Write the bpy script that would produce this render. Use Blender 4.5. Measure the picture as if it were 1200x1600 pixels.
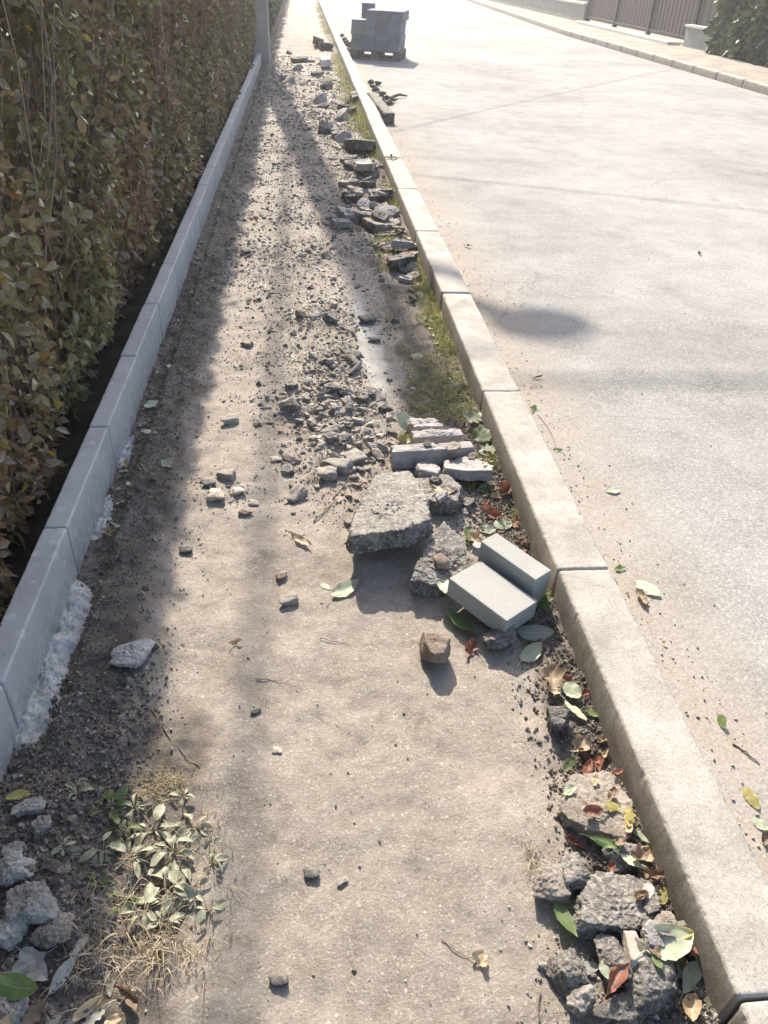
import bpy, bmesh, math, random
import numpy as np
from mathutils import Matrix, Vector
from mathutils.bvhtree import BVHTree
random.seed(7); RS = np.random.RandomState(11)
S = bpy.context.scene; COL = S.collection
R = math.radians
for o in list(bpy.data.objects): bpy.data.objects.remove(o)

# ------------------------------------------------------------ camera, sky, sun, exposure
EYE = 1.5; PITCH = R(35.6); YAW = R(6.8); ROLL = R(3.0)
_F = np.array([math.sin(YAW)*math.cos(PITCH), math.cos(YAW)*math.cos(PITCH), -math.sin(PITCH)])
_R0 = np.array([math.cos(YAW), -math.sin(YAW), 0.0]); _U0 = np.cross(_R0, _F)
_R = math.cos(ROLL)*_R0 + math.sin(ROLL)*_U0
_U = -math.sin(ROLL)*_R0 + math.cos(ROLL)*_U0
cam = bpy.data.cameras.new('camera'); camo = bpy.data.objects.new('camera', cam); COL.objects.link(camo)
cam.sensor_fit = 'VERTICAL'; cam.sensor_height = 24.0; cam.lens = 18.0
cam.clip_start = 0.05; cam.clip_end = 900
m = Matrix([[_R[0], _U[0], -_F[0], 0], [_R[1], _U[1], -_F[1], 0], [_R[2], _U[2], -_F[2], EYE], [0, 0, 0, 1]])
camo.matrix_world = m
S.camera = camo
S.render.resolution_x = 768; S.render.resolution_y = 1024

SUN_EL = R(35.5); SUN_AZ = R(-5.4)      # azimuth from +Y, negative = to the left
W = bpy.data.worlds.new('World'); S.world = W; W.use_nodes = True
nt = W.node_tree; nt.nodes.clear()
sky = nt.nodes.new('ShaderNodeTexSky'); sky.sky_type = 'NISHITA'; sky.sun_disc = False
sky.sun_elevation = SUN_EL; sky.sun_rotation = SUN_AZ
sky.air_density = 1.0; sky.dust_density = 2.5; sky.ozone_density = 1.0
bg = nt.nodes.new('ShaderNodeBackground'); bg.inputs['Strength'].default_value = 0.128
wo = nt.nodes.new('ShaderNodeOutputWorld')
nt.links.new(sky.outputs[0], bg.inputs[0]); nt.links.new(bg.outputs[0], wo.inputs[0])
sl = bpy.data.lights.new('sun', 'SUN'); sl.energy = 4.0; sl.angle = R(0.5); sl.color = (1.0, 0.925, 0.81)
so = bpy.data.objects.new('sun', sl); COL.objects.link(so)
sd = Vector((math.sin(SUN_AZ)*math.cos(SUN_EL), math.cos(SUN_AZ)*math.cos(SUN_EL), math.sin(SUN_EL)))
so.rotation_euler = sd.to_track_quat('Z', 'Y').to_euler(); so.location = (0, 0, 30)
S.view_settings.view_transform = 'Standard'; S.view_settings.look = 'None'
S.view_settings.gamma = 1.0; S.view_settings.exposure = 1.36
try: S.view_settings.use_curve_mapping = False
except Exception: pass

# ------------------------------------------------------------ helpers
def G(px, py, z=0.0):
    """where the sight line through a photo point meets height z"""
    d = _F*1200.0 + _R*(px-600.0) - _U*(py-800.0)
    t = (z-EYE)/d[2]
    return np.array([d[0]*t, d[1]*t, z])
def PJ(P):
    P = np.asarray(P, float) - np.array([0, 0, EYE]); w = P @ _F
    w = np.where(np.abs(w) < 1e-6, 1e-6, w)
    return 600+1200*(P @ _R)/w, 800-1200*(P @ _U)/w, w

TAB = RS.rand(4096)
def _h(i, j, k, s):
    n = (i*73856093) ^ (j*19349663) ^ (k*83492791) ^ (s*2654435761)
    return TAB[(n ^ (n >> 13)) & 4095]
ROT = np.array([[0.36, 0.48, -0.8], [-0.8, 0.60, 0.0], [0.48, 0.64, 0.60]])
def vnoise(P, scale=1.0, seed=0):
    Q = (np.asarray(P, float) @ ROT)*scale + 137.3; I = np.floor(Q).astype(np.int64); f = Q-I; f = f*f*(3-2*f)
    out = 0
    for a in (0, 1):
        for b in (0, 1):
            for c in (0, 1):
                w = (f[:, 0] if a else 1-f[:, 0])*(f[:, 1] if b else 1-f[:, 1])*(f[:, 2] if c else 1-f[:, 2])
                out = out + w*_h(I[:, 0]+a, I[:, 1]+b, I[:, 2]+c, seed)
    return out*2-1
def fbm(P, scale=1.0, octv=4, seed=0):
    o = 0; a = 1.0; t = 0
    for k in range(octv):
        o = o + a*vnoise(P, scale*2**k, seed+k*17); t += a; a *= 0.5
    return o/t*1.6
def worley(P, scale=1.0, seed=0):
    Q = (np.asarray(P, float) @ ROT)*scale + 77.7; I = np.floor(Q).astype(np.int64); best = np.full(len(Q), 9.0)
    for a in (-1, 0, 1):
        for b in (-1, 0, 1):
            for c in (-1, 0, 1):
                i, j, k = I[:, 0]+a, I[:, 1]+b, I[:, 2]+c
                d = (i+_h(i, j, k, seed)-Q[:, 0])**2+(j+_h(i, j, k, seed+1)-Q[:, 1])**2+(k+_h(i, j, k, seed+2)-Q[:, 2])**2
                best = np.minimum(best, d)
    return np.sqrt(best)

def mesh(name, V, F, mat=None, smooth=True, parent=None, link=True, loc=None, attrs=None):
    """F: (n,k) index array, or list of such arrays"""
    V = np.asarray(V, dtype=np.float32)
    if isinstance(F, np.ndarray): F = [F]
    F = [np.asarray(f, dtype=np.int32) for f in F if len(f)]
    me = bpy.data.meshes.new(name)
    me.vertices.add(len(V)); me.vertices.foreach_set('co', V.ravel())
    nl = sum(f.size for f in F); npn = sum(len(f) for f in F)
    me.loops.add(nl); me.polygons.add(npn)
    me.loops.foreach_set('vertex_index', np.concatenate([f.ravel() for f in F]))
    st = []; c = 0
    for f in F:
        st.append(c+np.arange(len(f))*f.shape[1]); c += f.size
    me.polygons.foreach_set('loop_start', np.concatenate(st).astype(np.int32))
    me.update(calc_edges=True); me.validate()
    if attrs:
        for k, v in attrs.items():
            at = me.attributes.new(k, 'FLOAT', 'POINT'); at.data.foreach_set('value', np.asarray(v, np.float32))
    if smooth: me.shade_smooth()
    else: me.shade_flat()
    if mat: me.materials.append(mat)
    o = bpy.data.objects.new(name, me)
    if link: COL.objects.link(o)
    if parent: o.parent = parent
    if loc is not None: o.location = loc
    return o
def tag(o, label=None, cat=None, group=None, kind=None):
    if label: o['label'] = label
    if cat: o['category'] = cat
    if group: o['group'] = group
    if kind: o['kind'] = kind
    return o
def empty(name, loc, rz=0.0):
    o = bpy.data.objects.new(name, None); COL.objects.link(o); o.location = loc; o.rotation_euler = (0, 0, rz)
    o.empty_display_size = 0.1
    return o
def dup(o, loc, rot=None, scl=None):
    c = o.copy(); COL.objects.link(c); c.location = loc
    if rot is not None: c.rotation_euler = rot
    if scl is not None: c.scale = scl
    for ch in o.children:
        d = ch.copy(); COL.objects.link(d); d.parent = c
        for g in ch.children:
            e = g.copy(); COL.objects.link(e); e.parent = d
    return c
def boxvf(x0, x1, y0, y1, z0, z1):
    V = np.array([[x0, y0, z0], [x1, y0, z0], [x1, y1, z0], [x0, y1, z0], [x0, y0, z1], [x1, y0, z1], [x1, y1, z1], [x0, y1, z1]], float)
    F = np.array([[0, 3, 2, 1], [4, 5, 6, 7], [0, 1, 5, 4], [1, 2, 6, 5], [2, 3, 7, 6], [3, 0, 4, 7]])
    return V, F
def bevbox(name, x0, x1, y0, y1, z0, z1, b, mat, parent=None, segs=2, link=True):
    bm = bmesh.new(); V, F = boxvf(x0, x1, y0, y1, z0, z1)
    vs = [bm.verts.new(v) for v in V]
    for f in F: bm.faces.new([vs[i] for i in f])
    bmesh.ops.bevel(bm, geom=bm.edges[:], offset=b, segments=segs, affect='EDGES', profile=0.6)
    me = bpy.data.meshes.new(name); bm.to_mesh(me); bm.free(); me.materials.append(mat)
    o = bpy.data.objects.new(name, me)
    if link: COL.objects.link(o)
    if parent: o.parent = parent
    return o
_ico = {}
def ico(n):
    if n not in _ico:
        bm = bmesh.new(); bmesh.ops.create_icosphere(bm, subdivisions=n, radius=1.0)
        bm.verts.ensure_lookup_table()
        V = np.array([v.co[:] for v in bm.verts]); F = np.array([[v.index for v in f.verts] for f in bm.faces]); bm.free()
        _ico[n] = (V, F)
    return _ico[n]
def tube(pts, rad, n=5):
    P = np.asarray(pts, float); m_ = len(P); T = np.gradient(P, axis=0); T /= np.linalg.norm(T, axis=1)[:, None]+1e-9
    rad = np.ones(m_)*rad; up = np.array([0.31, 0.2, 0.93]); A = np.cross(T, up); A /= np.linalg.norm(A, axis=1)[:, None]+1e-9; Bv = np.cross(T, A)
    a = np.arange(n)/n*2*math.pi
    V = (P[:, None]+rad[:, None, None]*(np.cos(a)[None, :, None]*A[:, None]+np.sin(a)[None, :, None]*Bv[:, None])).reshape(-1, 3)
    i = np.arange(m_-1)[:, None]*n; j = np.arange(n)[None]; k = (j+1) % n
    F = np.stack([i+j, i+k, i+n+k, i+n+j], -1).reshape(-1, 4)
    caps = [np.arange(n)[::-1][None], (np.arange(n)+(m_-1)*n)[None]]
    return V, F, caps
class Acc:
    def __init__(s): s.V = []; s.F = {}; s.n = 0
    def add(s, V, *Fs):
        for F in Fs:
            F = np.asarray(F)
            if F.ndim == 2 and len(F): s.F.setdefault(F.shape[1], []).append(F+s.n)
        s.V.append(np.asarray(V)); s.n += len(V)
    def box(s, *a): s.add(*boxvf(*a))
    def tube(s, pts, rad, n=5):
        V, F, c = tube(pts, rad, n); s.add(V, F, *c)
    def build(s, name, mat, parent=None, smooth=False, **k):
        return mesh(name, np.concatenate(s.V), [np.concatenate(f) for f in s.F.values()], mat, smooth, parent, **k)
def rotm(rx, ry, rz):
    cx, sx, cy, sy, cz, sz = np.cos(rx), np.sin(rx), np.cos(ry), np.sin(ry), np.cos(rz), np.sin(rz)
    M = np.empty((len(rx), 3, 3))
    M[:, 0, 0] = cz*cy; M[:, 0, 1] = cz*sy*sx-sz*cx; M[:, 0, 2] = cz*sy*cx+sz*sx
    M[:, 1, 0] = sz*cy; M[:, 1, 1] = sz*sy*sx+cz*cx; M[:, 1, 2] = sz*sy*cx-cz*sx
    M[:, 2, 0] = -sy; M[:, 2, 1] = cy*sx; M[:, 2, 2] = cy*cx
    return M
def scatter(bases, pos, rx, ry, rz, scl):
    """many copies of a few base meshes merged to one (V, F)"""
    A = Acc(); pick = RS.randint(0, len(bases), len(pos)); M = rotm(rx, ry, rz)
    for b, (BV, BF) in enumerate(bases):
        q = np.where(pick == b)[0]
        if not len(q): continue
        V = np.einsum('nij,nkj->nki', M[q], BV[None]*scl[q][:, None, :])+pos[q][:, None, :]
        n = len(BV); F = (BF[None]+(np.arange(len(q))*n)[:, None, None]).reshape(-1, BF.shape[1])
        A.add(V.reshape(-1, 3), F)
    return A

# ------------------------------------------------------------ materials
def newmat(name):
    mt = bpy.data.materials.new(name); mt.use_nodes = True; nt = mt.node_tree
    return mt, nt, nt.nodes['Principled BSDF']
def N(nt, typ, **kw):
    n = nt.nodes.new('ShaderNode'+typ)
    for k, v in kw.items():
        if k in n.inputs: n.inputs[k].default_value = v
        else: setattr(n, k, v)
    return n
def L(nt, a, b): nt.links.new(a, b)
def ramp(nt, fac, stops):
    r = nt.nodes.new('ShaderNodeValToRGB'); e = r.color_ramp.elements
    while len(e) < len(stops): e.new(0.5)
    for i, (p, c) in enumerate(stops):
        e[i].position = p; e[i].color = (*c, 1) if len(c) == 3 else c
    L(nt, fac, r.inputs[0]); return r.outputs[0]
def mix(nt, fac, a, b, mode='MIX'):
    n = nt.nodes.new('ShaderNodeMix'); n.data_type = 'RGBA'; n.blend_type = mode
    for s_, v in ((0, fac), (6, a), (7, b)):
        if hasattr(v, 'is_linked') or hasattr(v, 'links'): L(nt, v, n.inputs[s_])
        else: n.inputs[s_].default_value = v if s_ == 0 else ((*v, 1) if len(v) == 3 else v)
    return n.outputs[2]
def math_(nt, op, a, b=None, clamp=False):
    n = nt.nodes.new('ShaderNodeMath'); n.operation = op; n.use_clamp = clamp
    for i, v in enumerate((a, b)):
        if v is None: continue
        if hasattr(v, 'links'): L(nt, v, n.inputs[i])
        else: n.inputs[i].default_value = v
    return n.outputs[0]
def noise(nt, co, scale, detail=4, rough=0.55, dist=0.0):
    n = N(nt, 'TexNoise', Scale=scale, Detail=detail, Roughness=rough, Distortion=dist); L(nt, co, n.inputs['Vector']); return n.outputs['Fac']
def bump(nt, h, strength, dist, prev=None):
    b = N(nt, 'Bump', Strength=strength, Distance=dist); L(nt, h, b.inputs['Height'])
    if prev is not None: L(nt, prev, b.inputs['Normal'])
    return b.outputs[0]
def coords(nt, kind='Object'):
    return nt.nodes.new('ShaderNodeTexCoord').outputs[kind]
def worldpos(nt): return nt.nodes.new('ShaderNodeNewGeometry').outputs['Position']

def grit(name, stops, scale=12, fine=160, rough=0.9, bmp=0.5, bdist=0.004, speck=None, pos=True, rnd=0.0, spec=0.25, specks=0.62, dust=0.0):
    mt, nt, p = newmat(name)
    co = worldpos(nt) if pos else coords(nt)
    a = noise(nt, co, scale, 5, 0.6); b = noise(nt, co, fine, 4, 0.7)
    f = math_(nt, 'ADD', math_(nt, 'MULTIPLY', a, 0.6), math_(nt, 'MULTIPLY', b, 0.4))
    c = ramp(nt, f, stops)
    if speck:
        v = N(nt, 'TexVoronoi', Scale=fine*1.3); L(nt, co, v.inputs['Vector'])
        sp = nt.nodes.new('ShaderNodeSeparateColor'); L(nt, v.outputs['Color'], sp.inputs[0])
        k = math_(nt, 'GREATER_THAN', sp.outputs[0], specks)
        c = mix(nt, math_(nt, 'MULTIPLY', k, 0.6), c, speck)
    if rnd:
        oi = nt.nodes.new('ShaderNodeObjectInfo')
        k = math_(nt, 'ADD', math_(nt, 'MULTIPLY', oi.outputs['Random'], rnd), 1-rnd/2)
        hs = nt.nodes.new('ShaderNodeHueSaturation'); L(nt, c, hs.inputs['Color']); L(nt, k, hs.inputs['Value']); c = hs.outputs[0]
    if dust:      # dry dust lying on the upward faces
        gg = nt.nodes.new('ShaderNodeNewGeometry'); sz = nt.nodes.new('ShaderNodeSeparateXYZ'); L(nt, gg.outputs['Normal'], sz.inputs[0])
        k = math_(nt, 'MULTIPLY', math_(nt, 'SUBTRACT', math_(nt, 'ADD', sz.outputs[2], math_(nt, 'MULTIPLY', a, 0.9)), 0.75), 2.2, True)
        c = mix(nt, math_(nt, 'MULTIPLY', k, dust), c, mix(nt, b, (0.22, 0.185, 0.15), (0.44, 0.39, 0.335)))
    L(nt, c, p.inputs['Base Color']); p.inputs['Roughness'].default_value = rough
    p.inputs['Specular IOR Level'].default_value = spec
    n1 = bump(nt, noise(nt, co, fine*0.5, 6, 0.75), bmp, bdist)
    n2 = bump(nt, b, bmp*0.8, bdist*0.4, n1); L(nt, n2, p.inputs['Normal'])
    return mt

def island(name, stops, rough=0.8, trans=0.0, fine=300, spec=0.3, big=None, bmp=0.4, patch=None):
    """each loose piece of the mesh takes its own colour"""
    mt, nt, p = newmat(name)
    g = nt.nodes.new('ShaderNodeNewGeometry')
    c = ramp(nt, g.outputs['Random Per Island'], stops)
    if patch:      # stretches of the plant that have turned
        pk = ramp(nt, noise(nt, g.outputs['Position'], 1.5, 4, 0.6, 0.4), [(0.44, (0, 0, 0)), (0.58, (1, 1, 1))])
        c = mix(nt, math_(nt, 'MULTIPLY', pk, 0.75), c, mix(nt, 0.5, c, patch))
        c = mix(nt, math_(nt, 'MULTIPLY', math_(nt, 'SUBTRACT', 1.0, pk), 0.4), c, (0.26, 0.25, 0.10))
    nn = noise(nt, g.outputs['Position'], fine, 4, 0.65)
    c = mix(nt, 0.55, c, ramp(nt, nn, [(0.3, (0.35,)*3), (0.75, (1.35,)*3)]), 'MULTIPLY')
    L(nt, c, p.inputs['Base Color']); p.inputs['Roughness'].default_value = rough
    p.inputs['Specular IOR Level'].default_value = spec
    L(nt, bump(nt, nn, bmp, 0.002), p.inputs['Normal'])
    if trans:
        t = nt.nodes.new('ShaderNodeBsdfTranslucent'); L(nt, c, t.inputs[0])
        ms = nt.nodes.new('ShaderNodeMixShader'); ms.inputs[0].default_value = trans
        out = nt.nodes['Material Output']; L(nt, p.outputs[0], ms.inputs[1]); L(nt, t.outputs[0], ms.inputs[2]); L(nt, ms.outputs[0], out.inputs[0])
    return mt

def leafmat(name, top, vein, spot, rough=0.55, trans=0.3, spots=0.6):
    mt, nt, p = newmat(name); co = coords(nt, 'UV')
    oc = coords(nt, 'Object'); oi = nt.nodes.new('ShaderNodeObjectInfo')
    sx = nt.nodes.new('ShaderNodeSeparateXYZ'); L(nt, co, sx.inputs[0])     # u along, v across (-1..1)
    av = math_(nt, 'ABSOLUTE', sx.outputs[1])
    mid = math_(nt, 'LESS_THAN', av, 0.05)
    ph = math_(nt, 'SUBTRACT', math_(nt, 'MULTIPLY', sx.outputs[0], 11.0), math_(nt, 'MULTIPLY', av, 4.0))
    fr = math_(nt, 'FRACT', ph); side = math_(nt, 'LESS_THAN', fr, 0.1)
    vn = math_(nt, 'MAXIMUM', mid, math_(nt, 'MULTIPLY', side, 0.5))
    mp = nt.nodes.new('ShaderNodeVectorMath'); mp.operation = 'ADD'; L(nt, oc, mp.inputs[0])
    cmb = nt.nodes.new('ShaderNodeCombineXYZ'); L(nt, math_(nt, 'MULTIPLY', oi.outputs['Random'], 40), cmb.inputs[0]); L(nt, cmb.outputs[0], mp.inputs[1])
    n1 = noise(nt, mp.outputs[0], 45, 4, 0.6); n2 = noise(nt, mp.outputs[0], 400, 3, 0.6)
    c = mix(nt, ramp(nt, n1, [(spots-0.08, (0, 0, 0)), (spots+0.08, (1, 1, 1))]), top, spot)
    c = mix(nt, 0.5, c, ramp(nt, n2, [(0.3, (0.6,)*3), (0.7, (1.25,)*3)]), 'MULTIPLY')
    c = mix(nt, math_(nt, 'MULTIPLY', vn, 0.55), c, vein)
    hs = nt.nodes.new('ShaderNodeHueSaturation'); L(nt, c, hs.inputs['Color'])
    L(nt, math_(nt, 'ADD', math_(nt, 'MULTIPLY', oi.outputs['Random'], 0.5), 0.75), hs.inputs['Value']); c = hs.outputs[0]
    L(nt, c, p.inputs['Base Color']); p.inputs['Roughness'].default_value = rough
    L(nt, bump(nt, math_(nt, 'SUBTRACT', math_(nt, 'MULTIPLY', n1, 0.5), vn), 0.4, 0.0012), p.inputs['Normal'])
    t = nt.nodes.new('ShaderNodeBsdfTranslucent'); L(nt, c, t.inputs[0])
    ms = nt.nodes.new('ShaderNodeMixShader'); ms.inputs[0].default_value = trans
    out = nt.nodes['Material Output']; L(nt, p.outputs[0], ms.inputs[1]); L(nt, t.outputs[0], ms.inputs[2]); L(nt, ms.outputs[0], out.inputs[0])
    return mt

M_asph = grit('rubble_asphalt', [(0.36, (0.05, 0.047, 0.043)), (0.5, (0.155, 0.146, 0.134)), (0.62, (0.30, 0.28, 0.25))], 14, 110, 0.92, 0.9, 0.006, (0.42, 0.39, 0.35), True, 0.2, specks=0.78, dust=0.32)
M_dark = grit('dark_asphalt', [(0.36, (0.03, 0.029, 0.027)), (0.5, (0.095, 0.09, 0.083)), (0.64, (0.23, 0.215, 0.19))], 16, 120, 0.9, 0.9, 0.006, (0.3, 0.28, 0.25), True, 0.2, specks=0.84, dust=0.3)
M_dusty = grit('dusty_rubble', [(0.34, (0.13, 0.11, 0.09)), (0.5, (0.26, 0.225, 0.185)), (0.66, (0.39, 0.34, 0.285))], 10, 120, 0.95, 0.8, 0.005, (0.2, 0.17, 0.15), True, 0.15, specks=0.8)
M_mauve = grit('worn_slab', [(0.3, (0.22, 0.195, 0.18)), (0.5, (0.34, 0.31, 0.29)), (0.7, (0.45, 0.41, 0.385))], 14, 130, 0.93, 0.6, 0.003, None, True, 0.12)
M_stone = grit('grey_stone', [(0.34, (0.13, 0.115, 0.10)), (0.5, (0.25, 0.228, 0.20)), (0.66, (0.42, 0.385, 0.34))], 25, 150, 0.9, 0.8, 0.003, None, True, 0.4, dust=0.6)
M_brown = grit('brown_stone', [(0.3, (0.14, 0.10, 0.075)), (0.5, (0.26, 0.20, 0.155)), (0.72, (0.40, 0.33, 0.27))], 30, 160, 0.9, 0.8, 0.004, None, True, 0.3)
M_pebble = grit('smooth_pebble', [(0.3, (0.33, 0.27, 0.22)), (0.7, (0.5, 0.43, 0.36))], 20, 120, 0.75, 0.2, 0.001, None, True, 0.5)
M_white = grit('pale_mortar', [(0.36, (0.26, 0.25, 0.235)), (0.5, (0.45, 0.44, 0.42)), (0.68, (0.62, 0.61, 0.58))], 18, 140, 0.95, 0.9, 0.005, None, True, 0.15)
M_lump = grit('mortar_rubble', [(0.36, (0.19, 0.175, 0.155)), (0.5, (0.33, 0.31, 0.28)), (0.66, (0.46, 0.44, 0.41))], 22, 140, 0.95, 0.9, 0.005, None, True, 0.3)
M_paver = grit('paver_concrete', [(0.3, (0.29, 0.30, 0.285)), (0.55, (0.37, 0.38, 0.36)), (0.75, (0.45, 0.45, 0.43))], 6, 420, 0.85, 0.35, 0.0012, (0.2, 0.2, 0.19), True, 0.08, specks=0.88, dust=0.35)
M_stack = grit('stack_paver', [(0.3, (0.13, 0.14, 0.165)), (0.7, (0.215, 0.23, 0.26))], 5, 120, 0.85, 0.3, 0.002, None, True, 0.35)
M_mortarline = grit('joint_mortar', [(0.3, (0.2, 0.19, 0.18)), (0.7, (0.3, 0.29, 0.27))], 30, 200, 0.95, 0.5, 0.002)
M_pole = grit('pole_concrete', [(0.3, (0.27, 0.265, 0.25)), (0.7, (0.36, 0.35, 0.33))], 5, 90, 0.9, 0.4, 0.003)
M_wood = grit('pallet_wood', [(0.3, (0.10, 0.085, 0.07)), (0.7, (0.2, 0.175, 0.15))], 9, 60, 0.85, 0.4, 0.002, None, True, 0.3)
M_metal = grit('gate_metal', [(0.3, (0.05, 0.036, 0.044)), (0.7, (0.075, 0.055, 0.066))], 3, 60, 0.55, 0.15, 0.001)
M_metald = grit('gate_frame_metal', [(0.3, (0.04, 0.036, 0.04)), (0.7, (0.065, 0.06, 0.062))], 3, 60, 0.5, 0.15, 0.001)
M_wall = grit('wall_render', [(0.3, (0.22, 0.225, 0.2)), (0.7, (0.33, 0.33, 0.295))], 2.5, 60, 0.95, 0.5, 0.004)
M_cap = grit('wall_coping', [(0.3, (0.5, 0.48, 0.43)), (0.7, (0.62, 0.6, 0.55))], 4, 60, 0.9, 0.3, 0.003)
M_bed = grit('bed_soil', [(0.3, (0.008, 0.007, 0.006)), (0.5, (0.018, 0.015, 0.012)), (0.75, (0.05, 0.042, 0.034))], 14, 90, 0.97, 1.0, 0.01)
M_wire = grit('cable_sheath', [(0.3, (0.02, 0.02, 0.02)), (0.7, (0.03, 0.03, 0.03))], 5, 60, 0.6, 0.1, 0.001)
M_twig = grit('twig_bark', [(0.3, (0.10, 0.075, 0.055)), (0.7, (0.24, 0.19, 0.145))], 60, 300, 0.85, 0.5, 0.001)
M_kerbface = None

def kerbmat(name, cols, stain, side=0.0):
    mt, nt, p = newmat(name); co = worldpos(nt)
    a = noise(nt, co, 7, 6, 0.65); b = noise(nt, co, 150, 5, 0.75); b2 = noise(nt, co, 520, 3, 0.7)
    f = math_(nt, 'ADD', math_(nt, 'MULTIPLY', a, 0.5), math_(nt, 'ADD', math_(nt, 'MULTIPLY', b, 0.3), math_(nt, 'MULTIPLY', b2, 0.2)))
    c = ramp(nt, f, cols)
    s = ramp(nt, noise(nt, co, 22, 6, 0.75, 0.6), [(0.5, (0, 0, 0)), (0.72, (1, 1, 1))])
    c = mix(nt, math_(nt, 'MULTIPLY', s, 0.55), c, stain)
    if side:   # soil splash low on the face that looks onto the dug-out path
        g = nt.nodes.new('ShaderNodeNewGeometry'); sx = nt.nodes.new('ShaderNodeSeparateXYZ'); L(nt, g.outputs['Position'], sx.inputs[0])
        k = math_(nt, 'SUBTRACT', 1.35, math_(nt, 'MULTIPLY', sx.outputs[2], 9.5), True)
        k = math_(nt, 'MULTIPLY', k, math_(nt, 'ADD', noise(nt, co, 16, 6, 0.7), 0.25), True)
        c = mix(nt, math_(nt, 'MULTIPLY', k, side), c, (0.13, 0.10, 0.07))
    vp = N(nt, 'TexVoronoi', Scale=230.0); L(nt, co, vp.inputs['Vector']); sv = nt.nodes.new('ShaderNodeSeparateColor'); L(nt, vp.outputs['Color'], sv.inputs[0])
    pore = math_(nt, 'MULTIPLY', math_(nt, 'LESS_THAN', vp.outputs['Distance'], 0.38), math_(nt, 'GREATER_THAN', sv.outputs[0], 0.82))
    c = mix(nt, math_(nt, 'MULTIPLY', pore, 0.5), c, (0.14, 0.12, 0.095))
    grn = math_(nt, 'MULTIPLY', math_(nt, 'LESS_THAN', vp.outputs['Distance'], 0.45), math_(nt, 'LESS_THAN', sv.outputs[0], 0.1))
    c = mix(nt, math_(nt, 'MULTIPLY', grn, 0.4), c, (0.6, 0.57, 0.52))
    L(nt, c, p.inputs['Base Color']); p.inputs['Roughness'].default_value = 0.88; p.inputs['Specular IOR Level'].default_value = 0.3
    n1 = bump(nt, noise(nt, co, 45, 7, 0.85), 0.6, 0.005); L(nt, bump(nt, b2, 0.5, 0.0012, n1), p.inputs['Normal'])
    return mt
M_kerb = kerbmat('kerb_concrete', [(0.38, (0.27, 0.246, 0.213)), (0.5, (0.41, 0.38, 0.335)), (0.62, (0.51, 0.478, 0.428))], (0.30, 0.26, 0.21), 1.0)
M_kerb2 = kerbmat('far_kerb_concrete', [(0.3, (0.25, 0.22, 0.18)), (0.7, (0.45, 0.41, 0.35))], (0.24, 0.2, 0.16), 0.5)

def curbmat():
    mt, nt, p = newmat('edging_concrete'); co = worldpos(nt)
    a = noise(nt, co, 5, 5, 0.6); b = noise(nt, co, 260, 4, 0.7)
    c = ramp(nt, math_(nt, 'ADD', math_(nt, 'MULTIPLY', a, 0.7), math_(nt, 'MULTIPLY', b, 0.3)), [(0.3, (0.27, 0.275, 0.28)), (0.5, (0.345, 0.35, 0.355)), (0.7, (0.42, 0.425, 0.43))])
    v = N(nt, 'TexVoronoi', Scale=17.0, Randomness=1.0); L(nt, co, v.inputs['Vector'])
    sp = nt.nodes.new('ShaderNodeSeparateColor'); L(nt, v.outputs['Color'], sp.inputs[0])
    d = math_(nt, 'ADD', v.outputs['Distance'], math_(nt, 'MULTIPLY', noise(nt, co, 90, 3, 0.6), 0.35))
    k = math_(nt, 'MULTIPLY', math_(nt, 'LESS_THAN', d, 0.42), math_(nt, 'GREATER_THAN', sp.outputs[1], 0.55))
    c = mix(nt, math_(nt, 'MULTIPLY', k, 0.28), c, (0.6, 0.6, 0.58))
    k2 = ramp(nt, noise(nt, co, 11, 6, 0.8, 1.0), [(0.56, (0, 0, 0)), (0.75, (1, 1, 1))])
    c = mix(nt, math_(nt, 'MULTIPLY', k2, 0.6), c, (0.2, 0.185, 0.165))
    sx = nt.nodes.new('ShaderNodeSeparateXYZ'); L(nt, co, sx.inputs[0])
    sp2 = math_(nt, 'MULTIPLY', math_(nt, 'SUBTRACT', 0.85, math_(nt, 'MULTIPLY', sx.outputs[2], 9), True), ramp(nt, noise(nt, co, 28, 6, 0.8), [(0.42, (0, 0, 0)), (0.58, (1, 1, 1))]))
    c = mix(nt, math_(nt, 'MULTIPLY', sp2, 0.7), c, (0.16, 0.135, 0.11))
    v3 = N(nt, 'TexVoronoi', Scale=140.0); L(nt, co, v3.inputs['Vector']); s3 = nt.nodes.new('ShaderNodeSeparateColor'); L(nt, v3.outputs['Color'], s3.inputs[0])
    c = mix(nt, math_(nt, 'MULTIPLY', math_(nt, 'MULTIPLY', math_(nt, 'LESS_THAN', v3.outputs['Distance'], 0.33), math_(nt, 'GREATER_THAN', s3.outputs[0], 0.9)), 0.6), c, (0.12, 0.11, 0.1))
    L(nt, c, p.inputs['Base Color']); p.inputs['Roughness'].default_value = 0.7
    L(nt, bump(nt, b, 0.3, 0.001), p.inputs['Normal']); return mt
M_curb = curbmat()

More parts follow.
